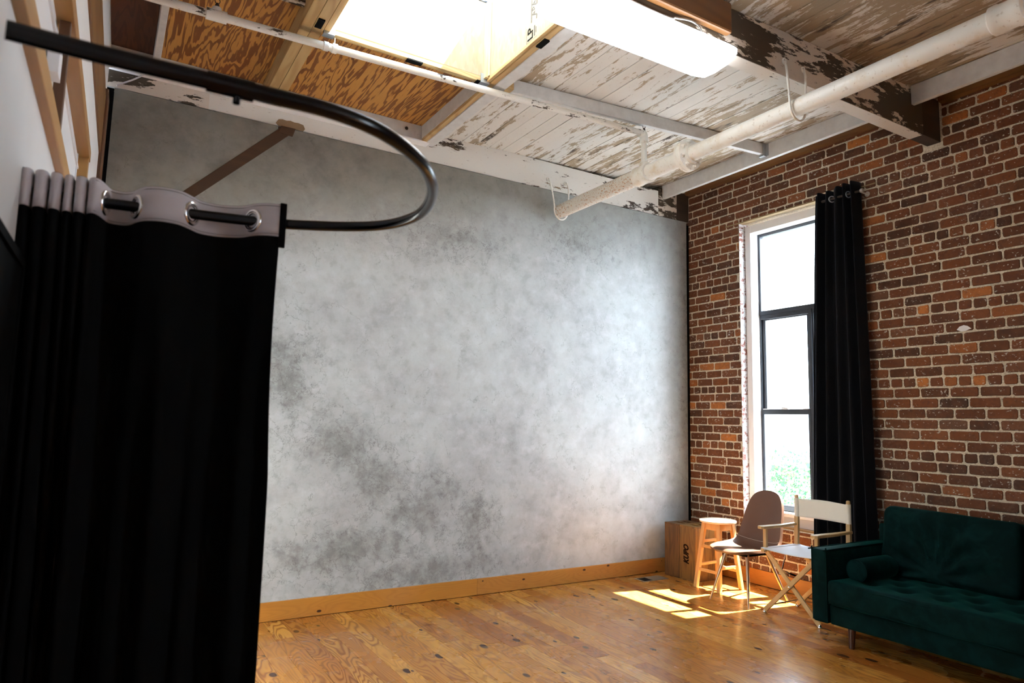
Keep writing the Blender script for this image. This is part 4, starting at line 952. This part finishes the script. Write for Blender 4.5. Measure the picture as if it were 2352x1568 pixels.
# --- floor vent
o = thing('floor_vent', 'small metal floor vent in the boards near the stage boxes', 'vent', (4.67, 5.045, 0))
mb = MB(); mb.box((-.155, -.075, 0), (.155, -.060, .004)); mb.box((-.155, .060, 0), (.155, .075, .004)); mb.box((-.155, -.06, 0), (-.140, .06, .004)); mb.box((-.03, -.06, 0), (.155, .06, .004)); obj('frame', mb, M['vent_metal'], o)
mb = MB(); mb.box((-.14, -.06, .0003), (-.03, .06, .001)); obj('opening', mb, M['black'], o)
mb = MB()
for i in range(6): mb.box((-.134+i*.018, -.06, .001), (-.129+i*.018, .06, .003))
obj('louvre', mb, M['dark_metal'], o)
# white flaked leaf shape stuck on the brick
mb = MB(); pl = [(0, 0), (.02, .022), (.05, .03), (.075, .022), (.10, 0), (.085, -.004), (.06, -.014), (.03, -.016)]
mb.prism(pl, lambda a, b, t: (t, -a, b), -.002, .0); o = obj('paint_flake', mb, M['white_trim'], None, loc=(XR-.005, 2.565, 2.235)); tag(o, 'white leaf shaped paint flake on the brick right of the curtain', 'paint flake')

# ================================================================== OUTSIDE
struct(obj('ground', MB().box((6.5, -20, -4.3), (60, 60, -4.2)), M['asphalt']))
def tree(cx, cy, cz, R, label, n, seed):
    random.seed(seed); t = thing('tree', label, 'tree', (cx, cy, -4.2)); mb = MB()
    for i in range(n):
        a, b = random.uniform(0, 2*PI), math.acos(random.uniform(-1, 1)); r = R*random.uniform(.55, 1)**.6*(1+.25*noise.noise(Vector((math.cos(a)*2, math.sin(a)*2, b*2+seed))))
        c = Vector((r*math.sin(b)*math.cos(a), r*math.sin(b)*math.sin(a), r*math.cos(b)*.85 + cz + 4.2))
        d = Vector((random.uniform(-1,1), random.uniform(-1,1), random.uniform(-1,.4))).normalized(); e = d.orthogonal().normalized(); e.rotate(Matrix.Rotation(random.uniform(0, 6), 3, d)); l = random.uniform(.05, .10); w = l*.42
        mb.add([c, c+d*l*.5+e*w, c+d*l, c+d*l*.5-e*w], [(0,1,2,3)], 0, random.random()*50)
    obj('foliage', mb, M['leaf'], t)['kind'] = 'stuff'
    mb = MB(); mb.tube([(0,0,0), (.05,.03,1.5), (0,0,cz+4.2)], [.16,.13,.05], 12)
    for k in range(7):
        a = k*.9; mb.tube([(0, 0, cz+3.2+.1*k), (math.cos(a)*R*.4, math.sin(a)*R*.4, cz+4.1), (math.cos(a)*R*.75, math.sin(a)*R*.75, cz+4.6)], [.05,.035,.012], 8)
    obj('trunk', mb, M['bark'], t, 60)
tree(12.6, 9.3, -.65, 2.0, 'pale green tree seen through the lowest window pane', 14000, 3)
tree(17.5, 14.2, -1.2, 2.4, 'second tree standing behind the first one outside the window', 8000, 5)
o = thing('building', 'pale building far outside behind the trees', 'building', (34, 26, -4.2))
mb = MB(); mb.box((0, -6, 0), (8, 6, 8.6)); obj('wall', mb, M['facade'], o)
mb = MB(); mb.box((-.3, -6.3, 8.6), (8.3, 6.3, 8.9)); obj('roof', mb, M['facade'], o)
for i in range(4):
    for j in range(2): mb = MB(); mb.box((-.06, -5+i*2.8, 2+j*3), (.0, -3.6+i*2.8, 3.8+j*3)); obj('window', mb, M['facade_glass'], o)

# ================================================================== LIGHT
sun = D.lights.new('sun', 'SUN'); sun.energy = SUN; sun.angle = math.radians(.53); sun.color = (1, .98, .95)
so = D.objects.new('sun', sun); C.objects.link(so)
d = Vector((-1, .19, -1.87)).normalized(); so.rotation_euler = (-d).to_track_quat('Z', 'Y').to_euler(); so.location = (12, 0, 14)
w = D.worlds.new('world'); bpy.context.scene.world = w; w.use_nodes = True; nt = w.node_tree; bg = nt.nodes['Background']
tc = nt.nodes.new('ShaderNodeTexCoord'); sx = nt.nodes.new('ShaderNodeSeparateXYZ'); rp_ = nt.nodes.new('ShaderNodeValToRGB'); nt.links.new(tc.outputs['Generated'], sx.inputs[0]); nt.links.new(sx.outputs[2], rp_.inputs[0]); nt.links.new(rp_.outputs[0], bg.inputs[0])
rp_.color_ramp.elements[0].color = (1.0, 1.0, 1.0, 1); rp_.color_ramp.elements[0].position = 0; rp_.color_ramp.elements[1].color = (.20, .28, .38, 1); rp_.color_ramp.elements[1].position = .85; bg.inputs[1].default_value = SKY; rp_.color_ramp.elements[0].color = (.76, .86, 1, 1)
w.cycles.sampling_method = 'MANUAL'; w.cycles.sample_map_resolution = 256

# ================================================================== CAMERA
cam = D.cameras.new('camera'); co = D.objects.new('camera', cam); C.objects.link(co)
R = ((.85498833, -.51815533, .02258337), (.08000986, .08874932, -.99283532), (.51243865, .85066951, .11733717))
X, Y, Z = Vector(R[0]), -Vector(R[1]), -Vector(R[2])
co.matrix_world = Matrix(((X.x, Y.x, Z.x, 0), (X.y, Y.y, Z.y, 0), (X.z, Y.z, Z.z, 1.48), (0,0,0,1)))
cam.sensor_width = 36; cam.lens = 1548.89/2352*36; cam.clip_start = .02; cam.clip_end = 200
cam.dof.use_dof = True; cam.dof.focus_distance = 5.6; cam.dof.aperture_fstop = 4.0
sc = bpy.context.scene; sc.camera = co
sc.view_settings.view_transform = 'Standard'; sc.view_settings.look = 'None'; sc.view_settings.gamma = 1; sc.view_settings.use_curve_mapping = False; sc.view_settings.exposure = EXPO
sc.cycles.adaptive_threshold = .02; sc.cycles.max_bounces = 10; sc.cycles.diffuse_bounces = 5; sc.cycles.transparent_max_bounces = 12; sc.cycles.sample_clamp_indirect = 8
